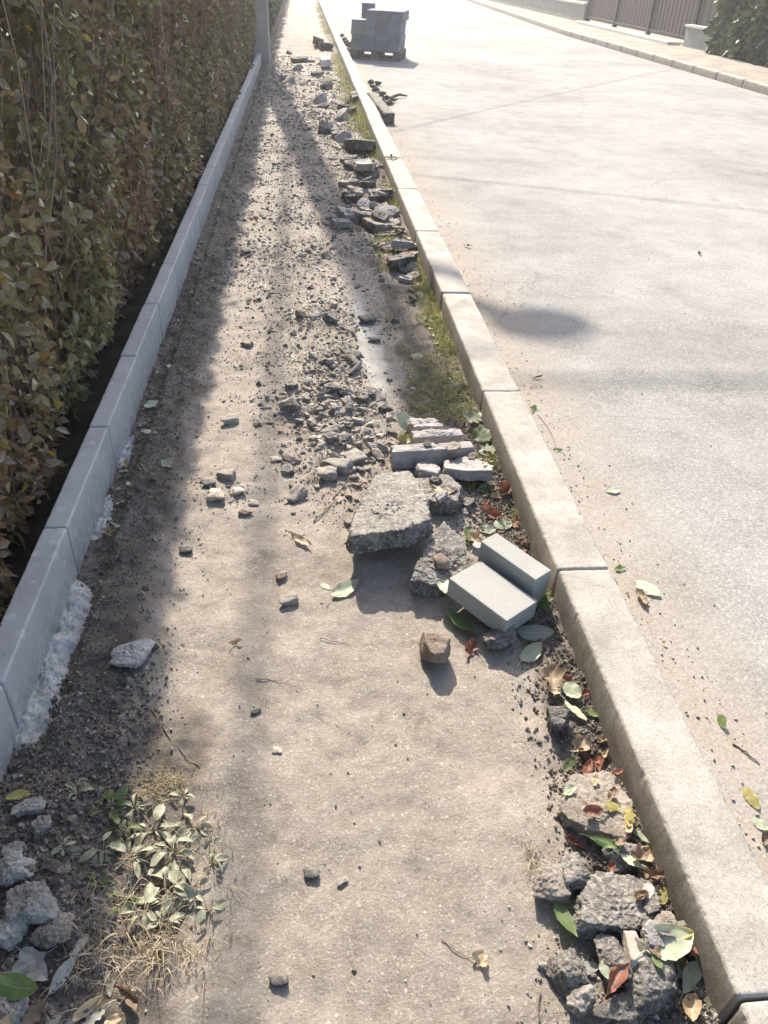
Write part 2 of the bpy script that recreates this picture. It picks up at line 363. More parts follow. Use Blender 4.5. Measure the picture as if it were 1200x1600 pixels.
def roadmat():
    mt, nt, p = newmat('road_asphalt'); co = worldpos(nt)
    big = noise(nt, co, 0.5, 4, 0.6, 0.4); med = noise(nt, co, 4, 5, 0.6); b = noise(nt, co, 120, 5, 0.75)
    f = math_(nt, 'ADD', math_(nt, 'MULTIPLY', big, 0.3), math_(nt, 'ADD', math_(nt, 'MULTIPLY', med, 0.2), math_(nt, 'MULTIPLY', b, 0.5)))
    c = ramp(nt, f, [(0.38, (0.15, 0.143, 0.131)), (0.5, (0.285, 0.273, 0.253)), (0.62, (0.375, 0.361, 0.338))])
    v = N(nt, 'TexVoronoi', Scale=170.0); L(nt, co, v.inputs['Vector'])
    sp = nt.nodes.new('ShaderNodeSeparateColor'); L(nt, v.outputs['Color'], sp.inputs[0])
    c = mix(nt, math_(nt, 'MULTIPLY', math_(nt, 'GREATER_THAN', sp.outputs[0], 0.86), 0.35), c, (0.17, 0.16, 0.145))
    c = mix(nt, math_(nt, 'MULTIPLY', math_(nt, 'LESS_THAN', sp.outputs[0], 0.12), 0.3), c, (0.55, 0.52, 0.48))
    # sand gathered along the kerb
    sx = nt.nodes.new('ShaderNodeSeparateXYZ'); L(nt, co, sx.inputs[0])
    e = math_(nt, 'SUBTRACT', 1.15, math_(nt, 'MULTIPLY', math_(nt, 'SUBTRACT', sx.outputs[0], 0.85), 2.6), True)
    e = math_(nt, 'MULTIPLY', e, math_(nt, 'ADD', math_(nt, 'MULTIPLY', noise(nt, co, 5, 6, 0.75), 2.2), -0.35), True)
    c = mix(nt, math_(nt, 'MULTIPLY', e, 0.8), c, mix(nt, b, (0.17, 0.135, 0.10), (0.48, 0.40, 0.32)))
    # faint wear lanes
    lane = ramp(nt, noise(nt, co, 0.9, 5, 0.7, 1.2), [(0.5, (0, 0, 0)), (0.7, (1, 1, 1))])
    c = mix(nt, math_(nt, 'MULTIPLY', lane, 0.25), c, (0.22, 0.205, 0.19))
    for sc_, w_, am_ in ((0.33, 0.006, 0.35),):       # hairline cracks and tar seams
        nn_ = noise(nt, co, sc_, 7, 0.55, 0.6); cr = math_(nt, 'LESS_THAN', math_(nt, 'ABSOLUTE', math_(nt, 'SUBTRACT', nn_, 0.52)), w_*0.22)
        c = mix(nt, math_(nt, 'MULTIPLY', cr, am_), c, (0.12, 0.11, 0.10))
    pt = ramp(nt, noise(nt, co, 2.6, 7, 0.75, 0.5), [(0.56, (0, 0, 0)), (0.66, (1, 1, 1))])
    c = mix(nt, math_(nt, 'MULTIPLY', pt, 0.12), c, (0.45, 0.42, 0.37))
    L(nt, c, p.inputs['Base Color']); p.inputs['Roughness'].default_value = 0.95; p.inputs['Specular IOR Level'].default_value = 0.12
    n1 = bump(nt, v.outputs['Distance'], 0.25, 0.002); n1 = bump(nt, b, 0.3, 0.0018, n1); L(nt, n1, p.inputs['Normal'])
    return mt
M_road = roadmat()

def pathmat():
    mt, nt, p = newmat('dug_path'); co = worldpos(nt)
    def at(n):
        a = nt.nodes.new('ShaderNodeAttribute'); a.attribute_name = n; return a.outputs['Fac']
    fine = noise(nt, co, 190, 6, 0.75); med = noise(nt, co, 22, 6, 0.65, 0.3); big = noise(nt, co, 3.2, 5, 0.6)
    f = math_(nt, 'ADD', math_(nt, 'MULTIPLY', fine, 0.36), math_(nt, 'ADD', math_(nt, 'MULTIPLY', med, 0.34), math_(nt, 'MULTIPLY', big, 0.3)))
    sand = ramp(nt, f, [(0.36, (0.165, 0.135, 0.107)), (0.46, (0.29, 0.246, 0.20)), (0.56, (0.37, 0.32, 0.267)), (0.68, (0.48, 0.43, 0.37))])
    v = N(nt, 'TexVoronoi', Scale=95.0); L(nt, co, v.inputs['Vector'])
    sp = nt.nodes.new('ShaderNodeSeparateColor'); L(nt, v.outputs['Color'], sp.inputs[0])
    peb = math_(nt, 'MULTIPLY', math_(nt, 'GREATER_THAN', sp.outputs[0], 0.9), math_(nt, 'LESS_THAN', v.outputs['Distance'], 0.33))
    sand = mix(nt, math_(nt, 'MULTIPLY', peb, 0.7), sand, mix(nt, sp.outputs[1], (0.14, 0.12, 0.10), (0.6, 0.56, 0.5)))
    v2 = N(nt, 'TexVoronoi', Scale=260.0); L(nt, co, v2.inputs['Vector']); s2 = nt.nodes.new('ShaderNodeSeparateColor'); L(nt, v2.outputs['Color'], s2.inputs[0])
    sand = mix(nt, math_(nt, 'MULTIPLY', math_(nt, 'GREATER_THAN', s2.outputs[0], 0.8), 0.45), sand, mix(nt, s2.outputs[1], (0.15, 0.125, 0.10), (0.62, 0.57, 0.5)))
    blot = ramp(nt, noise(nt, co, 7, 7, 0.75, 0.8), [(0.5, (0, 0, 0)), (0.7, (1, 1, 1))])
    sand = mix(nt, math_(nt, 'MULTIPLY', blot, 0.4), sand, (0.20, 0.168, 0.135))
    grav = ramp(nt, f, [(0.38, (0.12, 0.10, 0.082)), (0.5, (0.29, 0.245, 0.20)), (0.62, (0.45, 0.39, 0.33))])
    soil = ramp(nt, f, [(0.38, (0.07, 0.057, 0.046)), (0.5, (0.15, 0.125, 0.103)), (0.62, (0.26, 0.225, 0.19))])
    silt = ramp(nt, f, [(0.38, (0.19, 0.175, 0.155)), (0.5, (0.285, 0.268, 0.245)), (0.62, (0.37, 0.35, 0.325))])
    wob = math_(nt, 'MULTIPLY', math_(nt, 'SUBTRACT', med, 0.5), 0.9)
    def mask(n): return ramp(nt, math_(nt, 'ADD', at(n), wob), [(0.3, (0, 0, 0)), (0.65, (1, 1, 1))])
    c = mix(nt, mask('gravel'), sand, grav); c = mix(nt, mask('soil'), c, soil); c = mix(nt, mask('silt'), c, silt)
    L(nt, c, p.inputs['Base Color'])
    rgh = mix(nt, mask('silt'), (0.93,)*3, (0.8,)*3); L(nt, rgh, p.inputs['Roughness'])
    p.inputs['Specular IOR Level'].default_value = 0.3
    amp = math_(nt, 'SUBTRACT', 1.0, math_(nt, 'MULTIPLY', mask('silt'), 0.85))
    n1 = N(nt, 'Bump', Distance=0.016); L(nt, noise(nt, co, 60, 7, 0.8), n1.inputs['Height']); L(nt, math_(nt, 'MULTIPLY', amp, 0.55), n1.inputs['Strength'])
    n2 = N(nt, 'Bump', Distance=0.005); L(nt, fine, n2.inputs['Height']); L(nt, math_(nt, 'MULTIPLY', amp, 0.6), n2.inputs['Strength']); L(nt, n1.outputs[0], n2.inputs['Normal'])
    L(nt, n2.outputs[0], p.inputs['Normal']); return mt
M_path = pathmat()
M_pave = grit('far_pavement', [(0.3, (0.17, 0.145, 0.12)), (0.5, (0.29, 0.25, 0.205)), (0.7, (0.40, 0.355, 0.30))], 2.2, 60, 0.95, 0.6, 0.006)
M_land = grit('open_ground', [(0.3, (0.10, 0.09, 0.06)), (0.7, (0.22, 0.19, 0.13))], 0.4, 20, 0.95, 0.6, 0.01)
M_gravel = island('gravel_stone', [(0.0, (0.10, 0.092, 0.082)), (0.25, (0.18, 0.16, 0.14)), (0.5, (0.26, 0.23, 0.2)), (0.75, (0.37, 0.325, 0.28)), (0.93, (0.52, 0.47, 0.41)), (1.0, (0.34, 0.22, 0.17))], 0.85)
M_clod = island('soil_clod', [(0.0, (0.10, 0.082, 0.066)), (0.5, (0.175, 0.148, 0.122)), (0.93, (0.25, 0.215, 0.182)), (1.0, (0.40, 0.37, 0.335))], 0.95)
M_crumb = island('crumb', [(0.0, (0.2, 0.17, 0.14)), (0.4, (0.32, 0.275, 0.23)), (1.0, (0.46, 0.41, 0.35))], 0.95)
M_grass = island('grass_blade', [(0.0, (0.13, 0.18, 0.035)), (0.45, (0.24, 0.28, 0.06)), (0.7, (0.38, 0.36, 0.12)), (1.0, (0.5, 0.43, 0.22))], 0.6, 0.35)
M_straw = island('dry_straw', [(0.0, (0.30, 0.22, 0.13)), (0.5, (0.48, 0.39, 0.26)), (1.0, (0.62, 0.54, 0.40))], 0.7, 0.25)
M_moss = island('dry_moss', [(0.0, (0.24, 0.18, 0.1)), (0.6, (0.38, 0.31, 0.17)), (1.0, (0.48, 0.42, 0.29))], 0.8, 0.2)
M_plant = island('weed_leaf', [(0.0, (0.11, 0.13, 0.06)), (0.25, (0.2, 0.22, 0.12)), (0.5, (0.33, 0.33, 0.22)), (0.8, (0.43, 0.41, 0.3)), (1.0, (0.36, 0.27, 0.18))], 0.6, 0.2, 120, 0.4)
M_weed = island('fresh_weed', [(0.0, (0.09, 0.12, 0.04)), (0.6, (0.17, 0.21, 0.08)), (1.0, (0.32, 0.33, 0.15))], 0.5, 0.3)
M_hleaf = island('hedge_leaf', [(0.0, (0.09, 0.07, 0.035)), (0.3, (0.20, 0.165, 0.08)), (0.5, (0.29, 0.20, 0.12)), (0.72, (0.25, 0.225, 0.09)), (0.9, (0.40, 0.29, 0.2)), (0.95, (0.2, 0.24, 0.06)), (0.975, (0.55, 0.45, 0.06)), (1.0, (0.42, 0.11, 0.05))], 0.38, 0.30, 90, 0.6, patch=(0.33, 0.17, 0.12))
M_hleaf2 = island('far_hedge_leaf', [(0.0, (0.03, 0.045, 0.015)), (0.5, (0.06, 0.085, 0.03)), (0.85, (0.12, 0.14, 0.06)), (1.0, (0.25, 0.25, 0.1))], 0.5, 0.3, 90, 0.5)
M_htwig = island('hedge_twig', [(0.0, (0.16, 0.105, 0.085)), (0.6, (0.29, 0.2, 0.17)), (1.0, (0.42, 0.33, 0.27))], 0.8)
LM = dict(
    pale=leafmat('pale_green_leaf', (0.42, 0.46, 0.31), (0.56, 0.58, 0.44), (0.40, 0.36, 0.25), trans=0.25, spots=0.62),
    green=leafmat('green_leaf', (0.17, 0.25, 0.08), (0.33, 0.40, 0.19), (0.25, 0.26, 0.11), trans=0.4, spots=0.65),
    yellow=leafmat('yellow_leaf', (0.52, 0.45, 0.14), (0.6, 0.55, 0.3), (0.34, 0.25, 0.09), trans=0.4, spots=0.58),
    brown=leafmat('brown_leaf', (0.26, 0.17, 0.10), (0.4, 0.3, 0.2), (0.14, 0.09, 0.055), trans=0.25, spots=0.55),
    tan=leafmat('tan_leaf', (0.52, 0.40, 0.25), (0.62, 0.52, 0.38), (0.36, 0.25, 0.14), trans=0.3, spots=0.6),
    red=leafmat('red_leaf', (0.30, 0.11, 0.065), (0.42, 0.25, 0.15), (0.17, 0.085, 0.055), trans=0.35, spots=0.55),
    grey=leafmat('grey_leaf', (0.36, 0.36, 0.32), (0.5, 0.5, 0.45), (0.25, 0.24, 0.2), trans=0.2, spots=0.6),
)

# ------------------------------------------------------------ the setting
def sstep(a, b, x): t = np.clip((x-a)/(b-a), 0, 1); return t*t*(3-2*t)
# gravel patches, seen from where the photo shows them: centre, radii (photo px), density
GR = [(545, 690, 75, 65, 1.5), (530, 745, 65, 50, 1.1), (510, 640, 80, 45, 1.2), (600, 735, 60, 40, .8), (520, 575, 55, 35, 1.2), (440, 562, 80, 25, .7), (500, 505, 85, 35, .9),
      (450, 440, 85, 35, .7), (470, 400, 105, 32, .9), (600, 385, 55, 50, 1.1), (540, 330, 80, 40, 1.), (450, 335, 90, 38, .5), (580, 280, 60, 55, 1.1),
      (470, 250, 85, 55, .7), (510, 190, 70, 50, 1.), (455, 135, 70, 30, 1.), (480, 72, 55, 25, .8), (358, 768, 42, 20, .55), (700, 780, 60, 70, .5),
      (640, 690, 60, 50, .6), (960, 1480, 90, 140, .5), (900, 1290, 60, 60, .15)]
def gravel_density(x, y):
    px, py, w = PJ(np.stack([x, y, np.zeros_like(x)], 1)); d = np.zeros_like(x)
    for cx, cy, rx, ry, a in GR:
        q2 = ((px-cx)/rx)**2+((py-cy)/ry)**2; d = np.maximum(d, a*np.exp(-0.75*q2**1.2))
    return np.where((w > 0) & (x < 0.69) & (x > -0.68), d, 0)
def silt_mask(x, y):
    px, py, w = PJ(np.stack([x, y, np.zeros_like(x)], 1))
    a = np.clip(1.25-((px-574-(py-520)*0.22+12*vnoise(np.stack([x, y, 0*x], 1), 9, 4))/25)**2-((py-535)/95)**2, 0, 1)*0.85
    return np.where(w > 0, a, 0)
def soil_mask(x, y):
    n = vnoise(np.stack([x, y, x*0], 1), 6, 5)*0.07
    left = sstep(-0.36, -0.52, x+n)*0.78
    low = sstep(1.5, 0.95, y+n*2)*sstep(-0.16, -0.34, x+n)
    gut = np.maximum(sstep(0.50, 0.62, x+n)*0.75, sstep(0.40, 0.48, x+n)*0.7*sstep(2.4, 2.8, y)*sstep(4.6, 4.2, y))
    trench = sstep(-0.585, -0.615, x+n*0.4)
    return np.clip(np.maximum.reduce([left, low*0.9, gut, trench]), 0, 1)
def ground_z(x, y):
    x = np.atleast_1d(np.asarray(x, float)); y = np.atleast_1d(np.asarray(y, float))
    P = np.stack([x, y, np.zeros_like(x)], 1)
    s = soil_mask(x, y); g = gravel_density(x, y); si = silt_mask(x, y)
    z = 0.012*fbm(P, 2.2, 3, 3) + 0.006*fbm(P, 13, 5, 9) - 0.006*np.clip(fbm(P, 7, 3, 12), 0, 1)
    z = z + s*(0.015*fbm(P, 22, 5, 21)) + np.clip(g, 0, 1)*(0.018*fbm(P, 13, 5, 33)+0.008)
    z = z*(1-0.8*si) - 0.006*si
    z = z - 0.028*sstep(-0.60, -0.625, x+0.01*vnoise(P, 7, 8))*sstep(0.9, 1.3, y)      # narrow trench beside the edging
    z = z + 0.022*sstep(1.35, 0.8, y)*sstep(-0.3, -0.5, x) + 0.012*sstep(0.6, 0.70, x)
    return z
ys = [0.12]
while ys[-1] < 46: ys.append(ys[-1]+max(0.010, ys[-1]*0.0048))
ys = np.array(ys); xs = np.linspace(-0.735, 0.765, 150)
X, Y = np.meshgrid(xs, ys); xf, yf = X.ravel(), Y.ravel()
Z = ground_z(xf, yf)
ny, nx = X.shape
i = (np.arange(ny-1)[:, None]*nx+np.arange(nx-1)[None]).ravel()
PF = np.stack([i, i+1, i+nx+1, i+nx], 1)
PV = np.stack([xf, yf, Z], 1)
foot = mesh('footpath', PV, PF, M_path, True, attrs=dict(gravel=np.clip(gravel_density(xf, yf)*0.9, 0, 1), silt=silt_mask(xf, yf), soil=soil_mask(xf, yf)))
tag(foot, kind='structure')

def sheet(name, x0, x1, y0, y1, z, mat, n=2):
    gx = np.linspace(x0, x1, n); gy = np.linspace(y0, y1, n); A, B = np.meshgrid(gx, gy)
    V = np.stack([A.ravel(), B.ravel(), np.full(A.size, z)], 1); i = (np.arange(n-1)[:, None]*n+np.arange(n-1)[None]).ravel()
    o = mesh(name, V, np.stack([i, i+1, i+n+1, i+n], 1), mat); tag(o, kind='structure'); return o
sheet('ground', -300, 300, -100, 500, -0.16, M_land)
ROADZ = 0.03
road = sheet('road', 0.80, 9.0, -6, 120, ROADZ, M_road)
def farx(y): return 7.36+np.maximum(0, y-25)*0.055
# far pavement follows the far kerb
yy = np.concatenate([np.arange(-6, 25, 3.), np.arange(25, 122, 4.)])
V = []; 
for y in yy: V += [(farx(y)+0.13, y, 0.145), (farx(y)+60, y, 0.145)]
k = np.arange(len(yy)-1)*2
tag(mesh('pavement', np.array(V), np.stack([k, k+1, k+3, k+2], 1), M_pave), kind='structure')
# planting bed under the hedge
gx = np.linspace(-6, -0.75, 80); gy = np.concatenate([np.linspace(-1, 6, 180), np.linspace(6.1, 60, 160)]); A_, B_ = np.meshgrid(gx, gy)
zz = 0.035+0.02*fbm(np.stack([A_.ravel(), B_.ravel(), 0*A_.ravel()], 1), 7, 4, 51)
n_ = len(gx); i = (np.arange(len(gy)-1)[:, None]*n_+np.arange(n_-1)[None]).ravel()
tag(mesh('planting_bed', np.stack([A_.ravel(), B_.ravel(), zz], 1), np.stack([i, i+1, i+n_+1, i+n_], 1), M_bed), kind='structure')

# ------------------------------------------------------------ kerb and edging stones
def sweep_block(name, w, h, ln, rad, mat, seed, nseg=90, rough=0.0007, chip=0.006, chamfer=None, link=True):
    """concrete block: rounded section swept along Y, origin at base centre; worn edges"""
    prof = []
    r = rad; q = 7
    for cx, cz, a0 in ((w/2-r, h-r, 0), (-w/2+r, h-r, 90)):
        for t in range(q+1):
            a = R(a0+90*t/q); prof.append((cx+r*math.cos(a), cz+r*math.sin(a)))
    def seg(p, q_, n): return [(p[0]+(q_[0]-p[0])*t/n, p[1]+(q_[1]-p[1])*t/n) for t in range(n)]
    a, b = prof[:q+1], prof[q+1:]
    full = seg((w/2, 0), a[0], 12)+a+seg(a[-1], b[0], 14)[1:]+b+seg(b[-1], (-w/2, 0), 12)[1:]+seg((-w/2, 0), (w/2, 0), 3)
    full = np.array(full); n = len(full)
    t = np.linspace(-1, 1, nseg); yv = ln/2*np.sign(t)*(1-(1-np.abs(t))**1.15)
    V = np.zeros((nseg, n, 3)); V[:, :, 0] = full[:, 0]; V[:, :, 2] = full[:, 1]; V[:, :, 1] = yv[:, None]
    endr = np.clip((ln/2-np.abs(yv))/rad, 0, 1); shrink = (1-np.sqrt(1-(1-endr)**2))*rad*0.5
    V[:, :, 0] -= np.sign(V[:, :, 0])*shrink[:, None]; V[:, :, 2] -= shrink[:, None]*(V[:, :, 2] > h*0.5)
    Vf = V.reshape(-1, 3); off = np.array([seed*3.7, seed*1.3, 0])
    nr = np.stack([Vf[:, 0]/(w/2), 0*Vf[:, 0], (Vf[:, 2]-h*0.5)/(h/2)], 1)
    edge = np.clip(np.minimum(np.abs(nr[:, 0]), np.abs(nr[:, 2]))*1.0, 0, 1)**6
    edge = np.maximum(edge, np.clip((np.abs(Vf[:, 1])-ln/2+0.03)/0.03, 0, 1)*0.6)
    nn = fbm(Vf+off, 30, 5, seed); c2 = 0.16*np.clip(fbm(Vf+off, 170, 3, seed+5)+0.3, 0, 1)+0.9*np.clip(fbm(Vf+off*1.3, 31, 4, seed+6)-0.62, 0, 1)
    nl = nr/np.linalg.norm(nr, axis=1)[:, None]
    Vf = Vf+nl*(rough*nn)[:, None]-nl*(edge*c2*chip*2.2)[:, None]
    i = (np.arange(nseg-1)[:, None]*n+np.arange(n)[None]); j = (np.arange(nseg-1)[:, None]*n+(np.arange(n)[None]+1) % n)
    F = np.stack([i, i+n, j+n, j], -1).reshape(-1, 4)
    caps = [np.arange(n)[None], (np.arange(n)[::-1]+(nseg-1)*n)[None]]
    return mesh(name, Vf, [F]+caps, mat, True, link=link), Vf, [F]+caps
SOL = []      # solid surfaces things may rest on
def solid(V, F, loc=(0, 0, 0)):
    SOL.append((np.asarray(V)+np.asarray(loc), F if isinstance(F, list) else [F]))
ORD = ['nearest', 'second', 'third', 'fourth', 'fifth', 'sixth', 'seventh', 'eighth', 'ninth', 'tenth', 'eleventh', 'twelfth', 'thirteenth', 'fourteenth', 'fifteenth', 'sixteenth', 'seventeenth', 'eighteenth', 'nineteenth']
ORD += [a+('ieth' if b == '' else 'y-'+b) for a in ('twent', 'thirt', 'fort', 'fift') for b in ('', 'first', 'second', 'third', 'fourth', 'fifth', 'sixth', 'seventh', 'eighth', 'ninth')]
KL = 1.113; joints = [0.508+KL*k for k in range(-1, 40)]
desc = {0: 'long pale kerb stone at the bottom right corner, chipped at its near end', 1: 'kerb stone beside the two loose grey pavers, ending at a cracked joint',
        2: 'kerb stone beside the upright broken slabs, with small weeds in its joint', 3: 'kerb stone crossed by the soft lamp arm shadow'}
protos = [sweep_block('kerb_stone', 0.152, 0.26, KL-0.007, 0.009, M_kerb, 3+s, 260 if s < 4 else 60, chip=0.006) for s in range(6)]
used_p = [False]*6
for k, y0 in enumerate(joints[:-1]):
    if y0 > 38: break
    s = min(k, 3) if k < 4 else 4+k % 2
    o, Vk, Fk = protos[s]
    loc = (0.777+random.uniform(-.0025, .0025), y0+KL/2, -0.14+random.uniform(-.002, .003))
    if used_p[s]: o = dup(o, loc)
    else: o.location = loc; used_p[s] = True
    if k == 0: o.scale = (1, 1, 1)
    o.rotation_euler = (0, 0, R(random.uniform(-.12, .12)))
    if y0 < 8: solid(Vk, Fk, loc)
    kk = k-1
    if kk < 0: lab = 'broken kerb stone end cut off by the bottom right corner of the photo'
    elif kk in desc: lab = desc[kk]
    elif kk < 50: lab = f'pale concrete kerb stone between path and road, {ORD[kk]} from the camera'
    else: lab = 'far pale kerb stone in the line running past the pallet'
    tag(o, lab, 'kerb stone', 'kerb stones between the path and the road')
# edging stones (left)
EL = 0.5835; ej = [1.824+EL*k for k in range(-4, 24)]
eproto, Ve, Fe = sweep_block('edging_stone', 0.066, 0.30, EL-0.004, 0.006, M_curb, 40, 90, rough=0.0008, chip=0.004)
first = True; kk = 0
for k, y0 in enumerate(ej):
    if y0+EL > 15.25 or y0 < -0.3: continue
    loc = (-0.7235+random.uniform(-.002, .002), y0+EL/2, -0.15+random.uniform(-.002, .002))
    if first: o = eproto; o.location = loc; first = False
    else: o = dup(eproto, loc)
    solid(Ve, Fe, loc)
    lab = (f'smooth blue grey edging stone beside the hedge, {ORD[kk]} from the camera' if kk < 50 else 'distant blue grey edging stone running towards the concrete pole')
    tag(o, lab, 'edging stone', 'edging stones along the hedge'); kk += 1
# far kerb
fp, Vq, Fq = sweep_block('far_kerb_stone', 0.15, 0.30, 0.99, 0.014, M_kerb2, 77, 30, rough=0.005, chip=0.02)
first = True; kn = 0
yk = 9.0
while yk < 62:
    loc = (float(farx(yk+0.5))+0.06, yk+0.5, -0.145)
    if first: o = fp; o.location = loc; first = False
    else: o = dup(fp, loc)
    o.rotation_euler = (0, 0, -math.atan2(0.055, 1) if yk > 25 else 0)
    px_, py_, _w = PJ([[loc[0], loc[1], 0.1]]); vis_ = px_[0] < 1215 and py_[0] > -12
    tag(o, f'worn kerb stone across the road, {ORD[kn].replace("nearest", "first")} inward from the right edge of the photo' if vis_ else 'worn pale kerb stone along the far side of the road', 'kerb stone', 'kerb stones across the road'); yk += 1.01
    kn += int(vis_)
# white mortar haunch at the foot of the edging
def haunch(y0, y1, w0, h0, lab, seed):
    nY, nX = int((y1-y0)/0.006)+2, 22
    yv = np.linspace(y0, y1, nY); u = np.linspace(0, 1, nX); A, B = np.meshgrid(u, yv); a, b = A.ravel(), B.ravel()
    tt = (b-y0)/(y1-y0); env = np.clip(np.minimum(tt, 1-tt)*9, 0, 1)**0.5
    wn = w0*env*(1+0.28*fbm(np.stack([0*b, b, 0*b], 1), 14, 5, seed))
    x = -0.692+a*wn; g = ground_z(x, b)
    P = np.stack([x, b, 0*b], 1)
    z = g-0.004+(h0*(1-a**2.2))*env*(1+0.22*fbm(P, 18, 3, seed+3))+0.005*fbm(P, 150, 4, seed+9)
    V = np.stack([x, b, np.where(a > 0.97, g-0.01, z)], 1); i = (np.arange(nY-1)[:, None]*nX+np.arange(nX-1)[None]).ravel()
    cx, cy = -0.66, (y0+y1)/2; V -= [cx, cy, 0]
    o = mesh('mortar_haunch', V, np.stack([i, i+1, i+nX+1, i+nX], 1), M_white, True, loc=(cx, cy, 0))
    tag(o, lab, 'mortar', 'mortar against the edging'); solid(V, np.stack([i, i+1, i+nX+1, i+nX], 1), (cx, cy, 0))
haunch(1.18, 1.80, 0.075, 0.026, 'long white mortar strip at the foot of the near edging stones', 5)
haunch(1.98, 2.24, 0.04, 0.014, 'short white mortar patch beside the dead leaves at the edging', 15)
haunch(2.42, 2.66, 0.035, 0.012, 'small mortar smear farther along the foot of the edging', 25)

# ------------------------------------------------------------ rubble
def crumble(Q, agg, seed):
    rg = 1-2*np.abs(fbm(Q, 38, 4, seed)); wv = worley(Q+0.004*fbm(Q, 90, 2, seed+1)[:, None], 120, seed)
    return agg*(0.75*rg-0.5*(wv-0.45)+0.6*fbm(Q, 170, 3, seed+8))
def chunk_vf(planes, ext, sub, rough, agg, seed, p=16, det=1.0):
    D, F = ico(sub); Q = D*np.asarray(ext); ln = np.linalg.norm(Q, axis=1); Dn = Q/ln[:, None]
    s = 0
    for n, h in planes:
        n = np.asarray(n, float); n /= np.linalg.norm(n)
        s = s+(np.clip(Dn @ n, 0, None)/max(h, 1e-3))**p
    r = s**(-1.0/p); V = Dn*r[:, None]; sc = max(ext)
    off = np.array([seed*1.7, seed*0.9, seed*0.4])
    d = rough*(fbm(V+off, 1.3/sc, 3, seed)*0.8+fbm(V+off, 6/sc, 4, seed+4)*0.8)
    V = V+Dn*d[:, None]
    if agg:
        V = V+Dn*crumble(V+off, agg, seed)[:, None]
    return V, F
def slab(outline, ztop, thick, mat, label, name='rubble_chunk', cat='rubble', tilt=(0, 0), sub=6, rough=0.004, agg=0.004, seed=1, group=None, p=18):
    """outline in photo px of the top face at height ztop -> broken slab lying where it is seen"""
    P = np.array([G(a, b, ztop)[:2] for a, b in outline]); c = P.mean(0)
    area = 0.5*np.sum(P[:, 0]*np.roll(P[:, 1], -1)-np.roll(P[:, 0], -1)*P[:, 1])
    if area < 0: P = P[::-1]
    pl = []; rr = random.Random(seed)
    for k in range(len(P)):
        a, b = P[k], P[(k+1) % len(P)]; e = b-a; n = np.array([e[1], -e[0]])/(np.linalg.norm(e)+1e-9); h = float((a-c) @ n)
        pl.append(((n[0], n[1], rr.uniform(-.12, .25)), max(h, 0.004)))
    tx, ty = tilt
    pl.append(((-tx, -ty, 1), thick/2)); pl.append(((tx*.8, ty*.8, -1), thick/2))
    ex = (np.ptp(P[:, 0])/2, np.ptp(P[:, 1])/2, thick/2)
    V, F = chunk_vf(pl, ex, sub, rough, agg, seed, 38)
    loc = (c[0], c[1], ztop-thick/2)
    o = mesh(name, V, F, mat, True, loc=loc); tag(o, label, cat, group); solid(V, F, loc)
    return o
def lump(px, py, wpx, hpx, z, mat, label, name='rubble_chunk', cat='rubble', seed=1, sub=5, agg=0.003, rough=0.06, nplanes=12, flat=0.75, group=None, rot=None):
    c = G(px, py, z); Zd = float((np.array([c[0], c[1], z-EYE])) @ _F); mpp = Zd/1200
    w = wpx*mpp; h = hpx*mpp; rr = np.random.RandomState(seed)
    pl = []
    for k in range(nplanes):
        n = rr.normal(size=3); n /= np.linalg.norm(n); pl.append((n, 0.36+0.12*rr.rand()))
    for n in ((1, 0, 0), (-1, 0, 0), (0, 1, 0), (0, -1, 0), (0, 0, 1), (0, 0, -1)): pl.append((np.array(n)+rr.normal(size=3)*0.15, 0.5))
    V, F = chunk_vf(pl, (1, 1, 1), sub, 0, 0, seed, 22)
    hz = min(w, h)*flat; V = V*[w, h*1.15, hz]
    off = np.array([seed*1.7, seed*0.9, seed*0.4]); Dn = V/np.linalg.norm(V, axis=1)[:, None]
    sc = max(w, h); V = V+Dn*(sc*rough*(fbm(V+off, 3/sc, 4, seed)*0.6+fbm(V+off, 12/sc, 3, seed+2)*0.25))[:, None]
    if agg:
        V = V+Dn*crumble(V+off, agg, seed)[:, None]
    g = float(ground_z(c[0], c[1])[0]); zc = max(z, g+hz*0.36)
    loc = (c[0], c[1], zc)
    o = mesh(name, V, F, mat, True, loc=loc); tag(o, label, cat, group); solid(V, F, loc); return o

GRP = 'broken pieces of old pavement'
slab([(583, 727), (640, 722), (665, 765), (676, 822), (640, 838), (550, 846), (542, 830), (566, 775)], 0.105, 0.062, M_asph, 'largest broken asphalt slab, propped up and casting a dark shadow on the path', tilt=(0.05, -0.16), sub=7, rough=0.009, agg=0.0075, seed=3, group=GRP)
slab([(690, 826), (722, 848), (735, 880), (696, 905), (642, 902), (660, 866)], 0.065, 0.06, M_asph, 'triangular dark asphalt chunk leaning between the largest slab and the pavers', tilt=(-0.1, 0.2), sub=7, rough=0.006, agg=0.006, seed=4, group=GRP)
slab([(640, 742), (698, 738), (722, 762), (716, 790), (680, 786), (650, 770)], 0.05, 0.045, M_asph, 'asphalt chunk right behind the largest slab', tilt=(0.1, -0.1), sub=6, rough=0.006, agg=0.005, seed=5, group=GRP)
slab([(612, 696), (738, 688), (742, 700), (614, 708)], 0.075, 0.065, M_mauve, 'longest pale slab strip standing on edge, front one of three', name='slab_piece', tilt=(0, 0), sub=6, rough=0.0075, agg=0.003, seed=6, group=GRP)
slab([(645, 673), (720, 669), (722, 680), (648, 684)], 0.065, 0.06, M_mauve, 'pale slab strip on edge in the middle of the three upright ones', name='slab_piece', sub=6, rough=0.0075, agg=0.003, seed=7, group=GRP)
slab([(640, 654), (684, 655), (694, 666), (645, 667)], 0.06, 0.05, M_mauve, 'shortest upright pale slab strip, rearmost of the three', name='slab_piece', sub=5, rough=0.0075, agg=0.003, seed=8, group=GRP)
